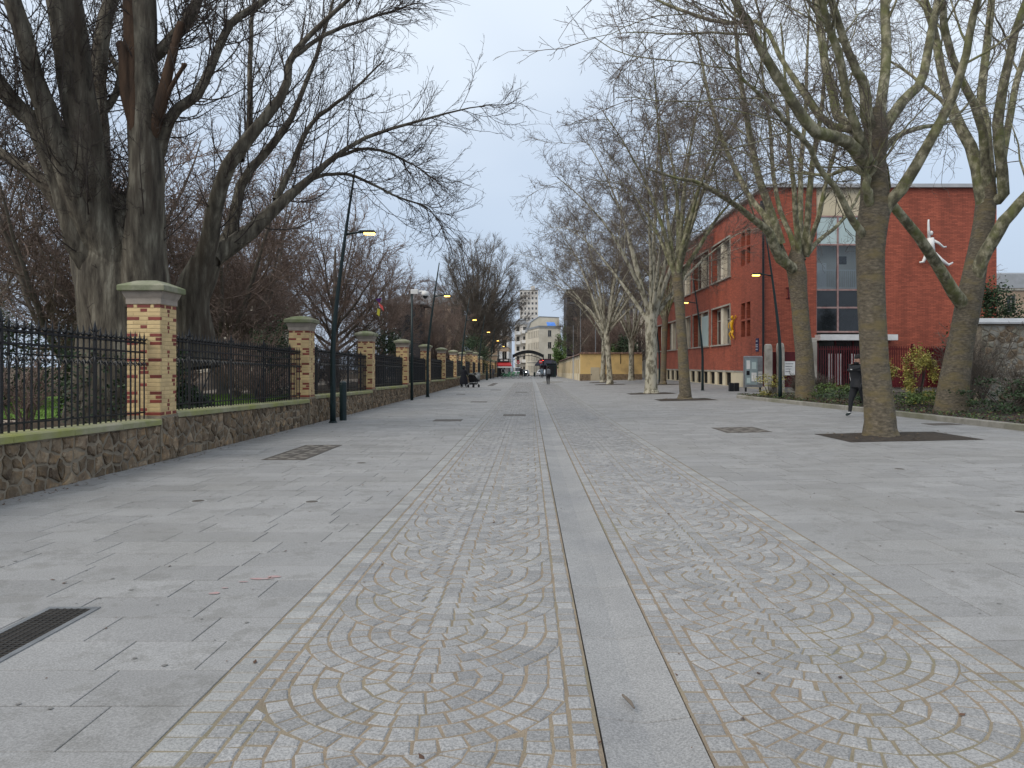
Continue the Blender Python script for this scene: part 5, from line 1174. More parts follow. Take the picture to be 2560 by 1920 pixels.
q.box(g0, g1, .21, .28, 7.35, 7.42); q.box(g0, g1, .21, .28, 6.25, 6.31); q.obj('railing', M['white'], gl)
q = MB(); q.box(g0+1.9, g0+2.4, 1.25, 1.29, 7.9, 8.4); q.obj('notice', M['blackcloth'], gl)
q = MB(); q.box(g0+.1, g0+.9, .7, 1.25, 5.85, 7.9); q.obj('locker', M['white'], gl)
mb = MB(); mb.box(g0-.1, g1+.9, -.9, .05, 3.0, 3.35); mb.obj('canopy', M['white'], rb)
mb = MB(); mb.box(g0, g1, .10, .2, -.3, 3.0); e_ = mb.obj('entrance', M['glass'], rb)
for x in (g0+.1, g0+1.2, g0+2.3, g0+3.4): q = MB(); q.box(x-.05, x+.05, .04, .098, -.3, 3.0); q.obj('door_frame', M['redpaint'], e_)
mb = MB(); mb.tube([(-.14, -.16, .2), (-.14, -.16, 11.2)], .075, 8); mb.box(-.3, .02, -.3, -.02, 11.2, 11.6); mb.obj('drainpipe', M['iron'], rb)
mb = MB(); mb.box(1.42, 1.50, -.05, -.006, 5.6, 6.3); mb.box(1.3, 1.62, -.05, -.006, 6.25, 6.3); mb.box(1.3, 1.62, -.05, -.006, 5.6, 5.65); mb.obj('wall_tie', M['redpaint'], rb)
mb = MB(); mb.tube([(3.2, 18, BZ), (3.2, 18, BZ+5.5)], .03, 5); mb.obj('roof_mast', M['steel'], rb)
mb = MB(); mbox(mb, side, 1.15, 1.75, -.03, -.005, 2.35, 3.2); sgn = mb.obj('blue_plaque', mat('blue enamel', (.012, .02, .09), None, 4, .35), rb)
for z, a, b in ((3.02, .35, .55), (2.78, .25, .65), (2.66, .3, .6), (2.5, .28, .62)): q = MB(); mbox(q, side, 1.15+a*.6, 1.15+b*.95, -.036, -.0305, z-.02, z+.02); q.obj('plaque_line', M['white'], sgn)
# two sculpted figures hanging on the walls
def figure(name, loc, lab, m, segs, head, rot=(0, 0, 0)):
    o = empty(name, loc, 0, lab, 'sculpture'); o.rotation_euler = rot
    for nm, pts, rad in segs: q = MB(); q.tube(pts, rad, 10); q.obj(nm, m, o, smooth=True)
    q = MB(); q.ball(head, (.11, .11, .14)); q.obj('head', m, o, smooth=True)
figure('wall_sculpture', (BX-.16, BY+6.6, 4.2), 'yellow human figure sculpture hanging on the side wall', M['yellow'],
       [('torso', [(-.02, 0, -.25), (-.08, .03, .02), (-.06, .05, .3), (0, 0, .48)], [.11, .10, .14, .07]), ('leg', [(-.02, .1, -.25), (-.2, .2, -.5), (-.08, .1, -.85), (-.2, .1, -.92)], [.09, .07, .045, .03]), ('leg', [(-.02, -.12, -.25), (-.1, -.1, -.55), (.04, -.25, -.8), (-.08, -.3, -.9)], [.09, .07, .045, .03]),
        ('arm', [(-.04, .15, .42), (-.2, .3, .25), (-.24, .25, -.02), (-.2, .22, -.12)], [.05, .045, .035, .03]), ('arm', [(0, -.15, .44), (.06, -.4, .62), (.02, -.6, .75), (.06, -.7, .6)], [.05, .045, .035, .03])], (-.06, -.05, .66))
figure('wall_sculpture', (BX+10.3, BY-.2, 8.7), 'white human figure sculpture leaping across the front wall', M['white'],
       [('torso', [(-.05, 0, -.35), (-.12, -.03, .1), (-.18, 0, .6)], [.2, .19, .22]), ('leg', [(.05, 0, -.35), (.45, -.08, -.75), (.95, 0, -1.05), (1.2, -.05, -.9)], [.16, .13, .09, .05]), ('leg', [(-.1, 0, -.35), (-.45, -.08, -.45), (-.6, 0, -.85), (-.85, -.04, -.9)], [.16, .13, .09, .05]),
        ('arm', [(-.25, 0, .6), (-.3, -.06, 1.1), (-.28, 0, 1.6), (-.27, 0, 1.75)], [.09, .08, .06, .05]), ('arm', [(-.05, 0, .5), (.3, -.06, .3), (.65, 0, .05), (.82, 0, .08)], [.09, .08, .06, .05])], (-.12, -.03, .92))
# fence, gate posts, notice board in front of it
o = empty('red_fence', (15.6, 40.2, zg(15, 40)), 0, 'dark red upright bar fence before the building front', 'fence')
mbm = MB(); mbm.box(-.018, .018, -.018, .018, .25, 2.5); bm_ = mbm.mesh('bar', M['redpaint'])
for k in range(80): inst('bar', bm_, o, (.1+k*.125, 0, 0))
for z in (.35, 2.35): q = MB(); q.box(0, 10.1, .02, .06, z-.03, z+.03); q.obj('rail', M['redpaint'], o)
for k in (0, 3.6, 5.2, 8.8): q = MB(); q.box(k-.06, k+.06, -.05, .07, 0, 2.65); q.obj('post', M['redpaint'], o)
q = MB(); q.box(-2.8, 10.1, .1, .3, -.1, .28); q.obj('base', M['concrete'], o)
q = MB(); q.box(-2.9, -.1, .02, .06, .3, 2.2); q.obj('solid_panel', M['redpaint'], o)
q = MB(); q.box(6.0, 10.1, .12, .16, .3, 2.4); q.obj('mesh_screen', M['redpaint'], o)
for k in range(9): q = MB(); x = .75+.16*k if k < 5 else 2.0+.16*(k-5); q.box(x, x+.05, .25, .29, .4, 2.1); q.obj('white_slat', M['white'], o)
for x, y, h, lab in ((12.9, 40.0, 2.6, 'left concrete gate post before the building corner'), (13.55, 40.0, 2.65, 'right concrete gate post before the building corner'), (15.3, 40.0, 2.9, 'concrete gate post left of the red fence')):
    o = empty('gate_post', (x, y, zg(x, y)), 0, lab, 'post', 'concrete gate posts'); q = MB(); q.cbox(-.17, .17, -.17, .17, 0, h-.2, .02); q.obj('shaft', M['concrete'], o)
    q = MB(); q.rings([rect(-.17, .17, -.17, .17, h-.2), rect(-.15, .15, -.1, .17, h), rect(-.1, .12, .0, .15, h+.06)]); q.obj('top', M['concrete'], o)
o = empty('notice_board', (12.75, 42.6, zg(12.75, 42.6)), R_(-8), 'tall glazed steel notice board at the building corner', 'notice board')
q = MB(); q.cbox(-.42, .62, -.10, .14, .25, 2.05, .03); q.obj('cabinet', M['steel'], o)
q = MB(); q.box(-.34, .34, -.125, -.102, .4, 1.9); gz = q.obj('glass_front', mat('board glass', (.30, .37, .38), (.22, .28, .30), 3, .12), o)
for x0, x1, z0, z1, m in ((-.28, -.08, 1.3, 1.8, 'white'), (-.28, -.1, .95, 1.2, 'blackcloth'), (.0, .28, .6, 1.1, 'white'), (-.26, -.06, .5, .8, 'frost'), (.02, .26, 1.3, 1.7, 'frost')): q = MB(); q.box(x0, x1, -.131, -.127, z0, z1); q.obj('sheet', M[m], gz)
for k in range(7): q = MB(); q.box(.38, .60, -.115, -.101, .5+k*.1, .55+k*.1); q.obj('louvre', M['white'], o)
for x in (-.3, .5): q = MB(); q.box(x-.05, x+.05, -.04, .08, 0, .25); q.obj('foot', M['iron'], o)
o = empty('wall_notice', (14.0, 39.9, zg(14, 40)+.95), 0, 'torn white notice fixed to the red panel', 'notice')
q = MB(); q.box(-.3, .3, -.03, 0, 0, .75); q.obj('board', M['white'], o)
for k in range(4): q = MB(); q.box(-.22, .2-.05*k, -.036, -.031, .6-.14*k, .64-.14*k); q.obj('text_line', M['steel'], o)
o = empty('utility_box', (12.0, 43.6, zg(12, 43.6)), 0, 'pair of small dark boxes on the ground left of the notice board', 'utility box')
for x in (-.22, .1): q = MB(); q.cbox(x, x+.25, 0, .25, 0, .5, .02); q.obj('box', M['iron'], o)
# ------------------------------------------------------------------ ochre wall and things behind it
YW = 82.5
o = empty('ochre_wall', (5.65, YW, zg(5.65, YW)), 0, 'ochre rendered wall closing the square beside the red building', 'wall')
q = MB(); q.box(0, 6.9, 0, .4, .75, 3.0); q.obj('render', M['yellowwall'], o)
q = MB(); q.box(-.03, 6.9, -.03, .43, -.5, .748); q.obj('stone_footing', M['rubble'], o)
for k in range(23): q = MB(); q.rings([[(k*.3-.02, -.14, 3.0), (k*.3+.28, -.14, 3.0), (k*.3+.28, .54, 3.0), (k*.3-.02, .54, 3.0)], [(k*.3+.0, -.12, 3.06), (k*.3+.26, -.12, 3.06), (k*.3+.26, .5, 3.06), (k*.3, .5, 3.06)], [(k*.3+.02, .17, 3.18), (k*.3+.24, .17, 3.18), (k*.3+.24, .23, 3.18), (k*.3+.02, .23, 3.18)]]); q.obj('ridge_tile', M['tile'], o)
q = MB(); q.box(1.15, 2.15, -.06, .0, .0, 1.5); h_ = q.obj('hatch_door', mat('beige metal door', (.50, .44, .32), (.44, .38, .28), 2, .6), o); q = MB(); q.box(1.2, 1.27, -.10, -.061, .62, .75); q.obj('handle', M['iron'], h_)
for x in (2.35, 4.45): q = MB(); q.box(x, x+.07, -.04, 0, 1.9, 3.0); q.obj('drip_pipe', M['iron'], o)
o = empty('panelled_wall', (5.65, YW, zg(5.65, YW)), 0, 'long pale panelled wall running away along the right of the street', 'wall')
mpw = lambda u, d, z: (d, .4+u, z - .0085*u)
q = MB(); mbox(q, mpw, 0, 68, 0, .35, -.6, 2.85); q.obj('render', M['mullion'], o)
pm = mat('ochre panel', (.42, .31, .15), (.36, .26, .13), 1, .9)
for k in range(22):
    u_ = .4+k*3.07; q = MB(); mbox(q, mpw, u_, u_+.22, -.10, .0, -.6, 2.75); q.obj('pier', M['facream'], o)
    q = MB(); mbox(q, mpw, u_+.5, u_+2.8, -.03, -.002, .8, 2.4); q.obj('panel', pm, o)
q = MB(); q.add([mpw(0, -.28, 2.85), mpw(68, -.28, 2.85), mpw(68, .18, 3.15), mpw(0, .18, 3.15), mpw(68, .6, 2.85), mpw(0, .6, 2.85)], [(0, 1, 2, 3), (3, 2, 4, 5), (0, 3, 5), (1, 4, 2)]); q.obj('tile_roof', M['tile'], o)
q = MB(); mbox(q, mpw, 10.2, 11.6, -.16, -.02, -.4, 3.0); q.obj('grey_panel', M['roofgrey'], o)
for x, y, h, m, lab in ((5.9, 100, 7.2, 'steel', 'left slim pole behind the panelled wall'), (6.6, 96, 9.2, 'steel', 'second slim pole behind the panelled wall'), (7.5, 84.2, 12, 'steel', 'tall grey pole above the corner of the ochre wall'), (8.4, 86, 7, 'iron', 'short dark pole above the ochre wall')):
    o = empty('slim_pole', (x, y, zg(x, y)), 0, lab, 'pole', 'slim poles behind the ochre wall'); q = MB(); q.tube([(0, 0, 0), (0, 0, h)], [.06, .04], 6); q.obj('shaft', M[m], o); q = MB(); q.lathe([(.1, 0), (.1, .03), (.07, .05)], k=8); q.obj('base_plate', M[m], o)
GG = 'greenery behind the ochre wall'
for k, (x, y, r, h, lab) in enumerate(((7.0, 143, 2.1, 4.8, 'left bamboo clump rising over the panelled wall'), (8.4, 138, 2.1, 4.7, 'right bamboo clump rising over the panelled wall'))):
    leafy('bamboo_clump', (x, y, -.7), (r, r, h), 7000, .4, 'bamboo', lab, 'bamboo', 110+k, nclump=40, spread=.13, stems=24, stemmat='leafbright', grp=GG, flat=1.4)
leafy('laurel_bush', (9.9, 88.5, 0), (1.1, 1., 1.9), 2600, .2, 'leafbright', 'light green bush over the ochre wall between the trunks', 'shrub', 120, grp=GG)
leafy('laurel_bush', (11.4, 90, 0), (1.6, 1.2, 2.6), 4200, .2, 'leaf', 'dark green bush over the ochre wall by the red building', 'shrub', 121, grp=GG)
# ------------------------------------------------------------------ far buildings
def block(name, loc, rz, w, dep, h, lab, wm, fl, nf, ns, sside, roof=None, wh=1.7, ww=1.0, gh=3.4, frame='winframe', roofh=.3, z0=-2., glass='glass', shutters=None):
    """front at local y=0 facing the camera, w along x, dep along y; windows on the front and on one side"""
    o = empty(name, loc, rz, lab, 'building'); fh = (h-gh)/max(1, fl-1) if fl > 1 else h
    rows_ = [gh*.25] + [gh+fh*k+.35*fh*.6 for k in range(fl-1)]
    def ops_(L, n): return [((k+.5)*L/n-ww/2, (k+.5)*L/n+ww/2, z, min(z+wh, h-.3)) for k in range(n) for z in rows_] if n else []
    mb = MB(); fr = lambda u, d, z: (u, d, z); fo = ops_(w, nf); wall_open(mb, fr, 0, w, z0, h, fo, .18)
    if sside > 0: sm = lambda u, d, z: (w-d, u, z)
    else: sm = lambda u, d, z: (d, dep-u, z)
    so_ = ops_(dep, ns); wall_open(mb, sm, 0, dep, z0, h, so_, .18)
    om_ = (lambda u, d, z: (d, dep-u, z)) if sside > 0 else (lambda u, d, z: (w-d, u, z)); mb.quad(om_(0, 0, z0), om_(dep, 0, z0), om_(dep, 0, h), om_(0, 0, h)); mb.quad((0, dep, z0), (w, dep, z0), (w, dep, h), (0, dep, h))
    mb.obj('wall', M[wm], o)
    for mp_, lst in ((fr, fo), (sm, so_)):
        for a, b, c, d in lst:
            q = MB()
            for e in ((a, a+.08, c, d), (b-.08, b, c, d), ((a+b)/2-.03, (a+b)/2+.03, c, d), (a-.1, b+.1, c-.12, c)): mbox(q, mp_, e[0], e[1], -.05 if e[3] == c else .08, .15, e[2], e[3])
            wo_ = q.obj('window', M[frame], o); q = MB(); mbox(q, mp_, a, b, .15, .17, c, d); q.obj('pane', M[glass], wo_)
            if shutters:
                for e in ((a-.45, a-.03), (b+.03, b+.45)): q = MB(); mbox(q, mp_, e[0], e[1], -.06, -.01, c, d); q.obj('shutter', M[shutters], wo_)
    for z in (gh, h-.25): q = MB(); q.box(-.12, w+.12, -.12, dep+.12, z, z+.2); q.obj('cornice', M['concrete'], o)
    q = MB()
    if roofh > 1: q.rings([rect(-.1, w+.1, -.1, dep+.1, h), rect(.9, w-.9, .9, dep-.9, h+roofh*.8), rect(w*.3, w*.7, dep*.3, dep*.7, h+roofh)])
    else: q.box(-.15, w+.15, -.15, dep+.15, h-.02, h+roofh)
    q.obj('roof', roof or M['roofgrey'], o); return o
M['stoneblock'] = mat('cream stone facade', (.62, .565, .46), (.53, .48, .39), .8, .9, stain=(.47, .42, .33), stscale=.3)
M['pinkstone'] = mat('rosy beige facade', (.42, .32, .235), (.34, .25, .18), .8, .9, stain=(.28, .21, .15), stscale=.3)
M['towerwall'] = mat('pale tower cladding', (.64, .60, .54), (.57, .53, .48), .5, .8)
M['darkmetal'] = mat('dark metal louvre', (.035, .035, .042), (.022, .022, .028), 2, .6)
M['greyfac'] = mat('grey facade', (.21, .205, .20), (.16, .155, .15), .6, .85)
M['zinc'] = mat('zinc roof', (.21, .22, .235), (.17, .18, .19), 2, .5)
block('corner_building', (2.5, 200, zg(0, 200)), R_(11), 6, 16.5, 13.0, 'cream four-storey corner building at the end of the street', 'stoneblock', 4, 1, 7, -1, M['zinc'], roofh=.4)
o = empty('gable_building', (-.5, 222, zg(0, 222)), R_(8), 'tall blank cream gable rising behind the corner building', 'building')
q = MB(); q.add([(0, 0, -2), (9.5, 0, -2), (9.5, 0, 17.2), (3.4, 0, 17.4), (.9, 0, 15.6), (0, 0, 12.9)] + [(0, 14, -2), (9.5, 14, -2), (9.5, 14, 17.2), (3.4, 14, 17.4), (.9, 14, 15.6), (0, 14, 12.9)], [(0, 1, 2, 3, 4, 5), (11, 10, 9, 8, 7, 6), (0, 5, 11, 6), (1, 7, 8, 2)]); q.obj('wall', M['stoneblock'], o)
q = MB(); q.add([(9.6, -.1, 17.2), (3.4, -.1, 17.4), (.8, -.1, 15.65), (-.1, -.1, 12.9), (9.6, 14, 17.2), (3.4, 14, 17.4), (.8, 14, 15.65), (-.1, 14, 12.9), (9.6, -.1, 17.4), (3.4, -.1, 17.6), (.7, -.1, 15.8), (-.25, -.1, 12.95), (9.6, 14, 17.4), (3.4, 14, 17.6), (.7, 14, 15.8), (-.25, 14, 12.95)], [(8, 9, 13, 12), (9, 10, 14, 13), (10, 11, 15, 14), (0, 1, 9, 8), (1, 2, 10, 9), (2, 3, 11, 10)]); q.obj('roof', M['zinc'], o)
o = empty('roof_tarpaulin', (4.9, 203, zg(0, 203)+13.4), R_(11), 'bright blue tarpaulin on the corner building roof', 'tarpaulin')
q = MB(); q.add([(0, 0, 0), (2.5, 0, 0), (2.5, 2.5, 1.3), (.2, 2.5, 1.3), (1.2, 1.1, .75)], [(0, 1, 4), (1, 2, 4), (2, 3, 4), (3, 0, 4)]); q.add([(0, 0, -.05), (2.5, 0, -.05), (2.5, 2.5, -.05), (.2, 2.5, -.05)], [(0, 1, 2, 3)]); q.obj('sheet', mat('blue tarpaulin', (.03, .14, .5), (.05, .2, .6), 2, .4), o)
o = block('balcony_building', (-4.6, 228, zg(0, 228)), 0, 4.1, 14, 15.5, 'white balconied apartment building left of the corner building', 'towerwall', 5, 2, 3, 1, M['zinc'], roofh=2.)
for k in range(4):
    for x in (.2, 2.2): q = MB(); q.box(x, x+1.6, -1.1, -.02, 3.3+k*3.0+(.0 if x < 1 else .4), 4.3+k*3.0+(.0 if x < 1 else .4)); q.obj('balcony', M['white'], o)
block('street_house', (-10.5, 172, zg(0, 172)), 0, 5.6, 30, 11.5, 'orange-beige town house left of the far street', 'pinkstone', 4, 3, 8, 1, M['zinc'], roofh=2., shutters='white')
o = block('apartment_tower', (-5.6, 420, -2.5), 0, 10.4, 14, 46.5, 'pale fifteen-storey tower block on the skyline', 'towerwall', 16, 5, 0, 1, None, wh=1.3, ww=1.1, gh=3, frame='white')
q = MB(); q.box(6.2, 8.6, 2, 6, 46.8, 49.2); q.obj('lift_room', M['towerwall'], o)
block('park_house', (-22, 128, 0), 0, 9.8, 10, 12.0, 'rosy beige house behind the park with shuttered windows', 'pinkstone', 4, 5, 0, 1, M['zinc'], roofh=2.2)
block('park_house', (-12.0, 150, 0), 0, 5.4, 12, 10.5, 'narrower beige house behind the round-headed tree', 'pinkstone', 3, 3, 4, 1, M['zinc'], roofh=2.)
block('park_house', (-48, 85, 0), 0, 18, 12, 9.5, 'pale house far behind the park at left', 'stoneblock', 3, 7, 0, 1, M['zinc'], roofh=2.)
o = block('louvred_building', (6.9, 136, -.5), 0, 4.6, 14, 15.6, 'dark metal louvred block behind the bare plane branches', 'darkmetal', 1, 0, 0, -1, M['darkmetal'])
for k in range(26): q = MB(); q.box(-.06, 4.66, -.16, -.01, 1.+k*.56, 1.12+k*.56); q.obj('louvre', M['zinc'] if k % 9 == 4 else M['darkmetal'], o)
o = block('grey_office', (11.6, 128, -.2), 0, 11.5, 16, 11.9, 'grey office with white framed windows behind the ochre wall', 'greyfac', 4, 5, 0, -1, M['zinc'], wh=1.9, ww=1.5, frame='white', roofh=2.4)
o = block('slate_house', (16.4, 105, 0), 0, 5, 12, 9.0, 'pale house with blue-grey slate roof left of the red building', 'stoneblock', 3, 3, 3, -1, mat('blue slate', (.15, .17, .20), (.11, .125, .15), 3, .5), roofh=2.6)
block('distant_house', (46, 78, 0), 0, 16, 10, 9.6, 'pale house in the distance at the right edge', 'pinkstone', 3, 5, 0, -1, M['zinc'], roofh=2.)
# far street: crossing road and zebra
struct(sheet('road', [-60, -8, 0, 8, 60], [154, 160, 168, 176, 184], lambda x, y: zg(x, y) - .05, M['asphalt']))
zb = struct(empty('zebra_crossing', (0, 156, zg(0, 156)))); zb['kind'] = 'structure'
for k in range(9): q = MB(); q.box(-4+k*.95, -3.5+k*.95, 0, 2.6, -.044, -.04); q.obj('stripe', M['white'], zb)
# arch over the far end
o = empty('street_arch', (-.3, 150, zg(0, 150)), 0, 'curved dark iron arch spanning the far end of the street', 'arch')
for z, t, nm in ((0, .30, 'upper_band'), (-.75, .06, 'lower_band'), (.32, .05, 'top_rail')):
    a = [(-3.1+6.2*k/16, 0, 4.05+z+.95*(1-((k-8)/8)**2)) for k in range(17)]; q = MB()
    q.rings([[(x, -.08, zz-t), (x, .08, zz-t), (x, .08, zz+t), (x, -.08, zz+t)] for x, _, zz in a]); q.obj(nm, M['iron'], o)
for x in (-3.1, 3.1): q = MB(); q.tube([(x, 0, 0), (x, 0, 4.5)], .09, 8); q.obj('post', M['iron'], o)
for k in range(1, 8): x = -3.1+6.2*k/8; z = 4.05+.95*(1-((k-4)/4)**2); q = MB(); q.box(x-.03, x+.03, -.03, .03, z-.75, z+.32); q.obj('strut', M['iron'], o)
# kiosks, signs
o = empty('kiosk', (-5.2, 148, zg(0, 148)), 0, 'kiosk with a red and white awning at the far end of the park wall', 'kiosk')
q = MB(); q.box(-1.3, 1.2, 0, 2.5, 0, 2.9); q.obj('cabin', M['iron'], o); q = MB(); q.box(-1.25, 1.1, -.5, 0, 2.95, 3.6); s_ = q.obj('sign_band', M['darkmetal'], o); q = MB(); q.box(-.6, -.2, -.53, -.505, 3.15, 3.4); q.box(.1, .9, -.53, -.505, 3.15, 3.4); q.obj('sign_letters', M['white'], s_)
q = MB(); q.add([(-1.3, -.1, 2.95), (1.2, -.1, 2.95), (1.7, -1.4, 2.25), (-1.3, -1.4, 2.25), (1.7, -1.4, 2.0), (-1.3, -1.4, 2.0)], [(3, 2, 1, 0), (5, 4, 2, 3)]); q.obj('awning', mat('red awning', (.45, .03, .03), None, 3, .7), o)
q = MB(); q.box(-1.3, 1.7, -1.44, -1.41, 1.75, 2.05); q.obj('valance', M['white'], o)
q = MB(); q.box(.3, 1.0, -.03, -.005, .6, 2.2); q.obj('magazine_rack', M['white'], o)
o = empty('shop_front', (1.9, 186, zg(0, 186)), 0, 'dark awning shop front across the far road', 'shop')
q = MB(); q.box(.6, 5, 0, 3, 0, 4.2); q.obj('front', mat('maroon shop front', (.07, .02, .03), None, 3, .5), o); q = MB(); q.add([(-.6, -2, 2.7), (5, -2, 2.7), (5, 0, 3.9), (.4, 0, 3.9)], [(0, 1, 2, 3)]); q.add([(-.6, -2, 2.45), (5, -2, 2.45), (5, -2, 2.7), (-.6, -2, 2.7)], [(0, 1, 2, 3)]); q.obj('awning', mat('navy awning', (.02, .02, .035), None, 3, .8), o)
o = empty('traffic_light', (2.85, 153.5, zg(0, 153)), 0, 'traffic light showing red at the end of the street', 'traffic light')
q = MB(); q.tube([(0, 0, 0), (0, 0, 2.6)], .06, 8); q.obj('pole', M['iron'], o); q = MB(); q.cbox(-.16, .16, -.1, .1, 2.5, 3.5, .03); q.obj('housing', M['iron'], o)
q = MB(); q.lathe([(.115, 0), (.115, .04), (.05, .06)], k=12); x = q.obj('red_lens', mat('lit red signal', (1, .05, .03), None, 3, .4, emit=(1, .05, .03), estr=25), o); x.location = (0, -.1, 3.32); x.rotation_euler = (R_(90), 0, 0)
for z in (3.0, 2.68): q = MB(); q.lathe([(.1, 0), (.1, .03), (.05, .04)], k=10); x = q.obj('dark_lens', M['glass'], o); x.location = (0, -.1, z); x.rotation_euler = (R_(90), 0, 0)
def noentry(x, y, z, lab):
    o = empty('no_entry_sign', (x, y, zg(0, y)), 0, lab, 'traffic sign', 'no entry signs'); q = MB(); q.tube([(0, .06, 0), (0, .06, z+.3)], .04, 6); q.obj('pole', M['steel'], o)
    q = MB(); q.lathe([(.38, 0), (.38, .03)], k=20); d = q.obj('disc', mat('sign red', (.55, .02, .03), None, 3, .4), o); d.location = (0, 0, z); d.rotation_euler = (R_(90), 0, 0); q = MB(); q.box(-.28, .28, -.07, .07, .031, .036); q.obj('bar', M['white'], d)
noentry(2.3, 153.5, 3.05, 'no entry sign beside the red traffic light'); noentry(-2.4, 155, 3.0, 'no entry sign left of the far crossing')
o = empty('market_kiosk', (3.7, 126, zg(3, 126)), 0, 'dark green boxy kiosk beside the panelled wall', 'kiosk'); q = MB(); q.cbox(-.8, .8, 0, 1.8, .1, 2.3, .05); q.obj('cabin', M['lampgreen'], o); q = MB(); q.box(-.9, .9, -.1, 1.9, 2.3, 2.42); q.obj('roof', M['iron'], o); q = MB(); q.box(-.5, .5, -.02, -.003, .4, 2.0); q.obj('door', M['iron'], o)
# ------------------------------------------------------------------ vehicles
def car(name, loc, rz, lab, body, van=False):
    o = empty(name, loc, rz, lab, 'van' if van else 'car'); L, W_, H = (4.6, 1.9, 2.05) if van else (4.1, 1.75, 1.5)
    pr = [(0, .3), (0, .95), (.75, 1.1), (1.3, 1.95), (L-.1, 2.0), (L, .35)] if van else [(0, .3), (.03, .72), (.95, .88), (1.55, 1.4), (2.9, 1.46), (3.75, .98), (L, .9), (L, .32)]
    q = MB(); n = len(pr); A = [(-W_/2, y, z) for y, z in pr]; B = [(W_/2, y, z) for y, z in pr]; I = lambda P, s, k: [(x*(k if z > 1.0 else 1), y, z) for x, y, z in P]
    A, B = I(A, -1, .84), I(B, 1, .84); q.add(A+B, [tuple(range(n)), tuple(range(2*n-1, n-1, -1))] + [(i, n+i, n+(i+1) % n, (i+1) % n) for i in range(n)]); q.obj('body', body, o)
    y0, z0, y1, z1 = (.78, 1.14, 1.28, 1.9) if van else (.98, .92, 1.53, 1.37); k = .74; q = MB(); q.add([(-W_/2*k, y0-.02, z0+.02), (W_/2*k, y0-.02, z0+.02), (W_/2*k*.92, y1-.03, z1+.01), (-W_/2*k*.92, y1-.03, z1+.01), (-W_/2*k, y0+.02, z0), (W_/2*k, y0+.02, z0), (W_/2*k*.92, y1+.02, z1), (-W_/2*k*.92, y1+.02, z1)], [(0, 1, 2, 3), (7, 6, 5, 4), (0, 3, 7, 4), (1, 5, 6, 2)]); q.obj('windscreen', M['glass'], o)
    for s in (-1, 1):
        q = MB(); a, b = (1.4, 2.6) if van else (1.65, 3.0); zz = 1.1 if van else .95; x = W_/2*.86*s; q.box(min(x, x+.02*s), max(x, x+.02*s), a, b, zz, zz+(.7 if van else .38)); q.obj('side_window', M['glass'], o)
        q = MB(); q.box(s*W_*.36-.16, s*W_*.36+.16, -.03, -.003, .62, .78); q.obj('headlight', M['white'], o)
        for y in (.75, L-.8):
            q = MB(); q.lathe([(.2, -.1), (.32, -.09), (.32, .09), (.2, .1)], k=14); w_ = q.obj('wheel', M['iron'], o); w_.location = (s*(W_/2-.06), y, .32); w_.rotation_euler = (0, R_(90), 0); q = MB(); q.lathe([(.17, -.11), (.17, .11)], k=10); q.obj('rim', M['steel'], w_)
    q = MB(); q.box(-.26, .26, -.03, -.003, .42, .52); q.obj('number_plate', M['white'], o)
wp = mat('white car paint', (.7, .7, .7), (.64, .64, .65), 2, .3)
car('parked_car', (2.3, 163, zg(0, 163)-.05), R_(-12), 'white car facing the camera at the crossing, right side', wp); car('parked_van', (-2.5, 168, zg(0, 168)-.05), R_(8), 'white van at the crossing, left side', wp, True); car('parked_car', (-.9, 180, zg(0, 180)-.05), R_(4), 'silver car behind the white van', mat('silver paint', (.35, .36, .38), None, 2, .3, metal=.4))
def wheel(o, x, y, r, nm='wheel'):
    q = MB(); pts = [(x+r*math.cos(2*math.pi*k/18), y, r+r*math.sin(2*math.pi*k/18)) for k in range(19)]; q.tube(pts, .025, 5); w_ = q.obj(nm, M['iron'], o)
    q = MB()
    for k in range(6): a = k*math.pi/3; q.tube([(x, y, r), (x+r*math.cos(a), y, r+r*math.sin(a))], .006, 3)
    q.obj('spokes', M['steel'], w_)
bg_ = mat('mint green paint', (.12, .36, .20), (.1, .3, .17), 4, .4)
def bike(x, y, rz, lab):
    o = empty('hire_bicycle', (x, y, zg(x, y)), rz, lab, 'bicycle', 'green hire bicycles'); wheel(o, -.5, 0, .33); wheel(o, .52, 0, .33); q = MB()
    for a in ([(-.5, 0, .33), (-.12, 0, .3), (.36, 0, .72)], [(-.12, 0, .3), (-.25, 0, .8)], [(-.5, 0, .33), (-.22, 0, .62)], [(.52, 0, .33), (.38, 0, .75), (.34, 0, 1.0)]): q.tube(a, .03, 6)
    q.obj('frame', bg_, o); q = MB(); q.ball((-.27, 0, .86), (.14, .08, .045)); q.obj('saddle', M['iron'], o); q = MB(); q.tube([(.28, -.28, 1.03), (.34, 0, 1.05), (.28, .28, 1.03)], .018, 5); q.obj('handlebar', M['iron'], o)
    q = MB(); q.rings([rect(.42, .7, -.16, .16, .72), rect(.40, .76, -.2, .2, .98)]); q.obj('basket', bg_, o); q = MB(); q.rings([[(-.82, -.03, .55), (-.82, .03, .55), (-.8, .03, .6), (-.8, -.03, .6)], [(-.5, -.03, .70), (-.5, .03, .70), (-.5, .03, .74), (-.5, -.03, .74)], [(-.2, -.03, .55), (-.2, .03, .55), (-.2, .03, .6), (-.2, -.03, .6)]]); q.obj('mudguard', bg_, o)
bike(-3.6, 113, R_(20), 'leftmost of the green hire bicycles at the far end'); bike(-2.9, 112, R_(-15), 'middle green hire bicycle at the far end'); bike(-2.2, 113.5, R_(30), 'rightmost of the green hire bicycles at the far end')
o = empty('motor_scooter', (-.75, 158, zg(0, 158)), 0, 'dark scooter with its headlight on at the far crossing', 'scooter')
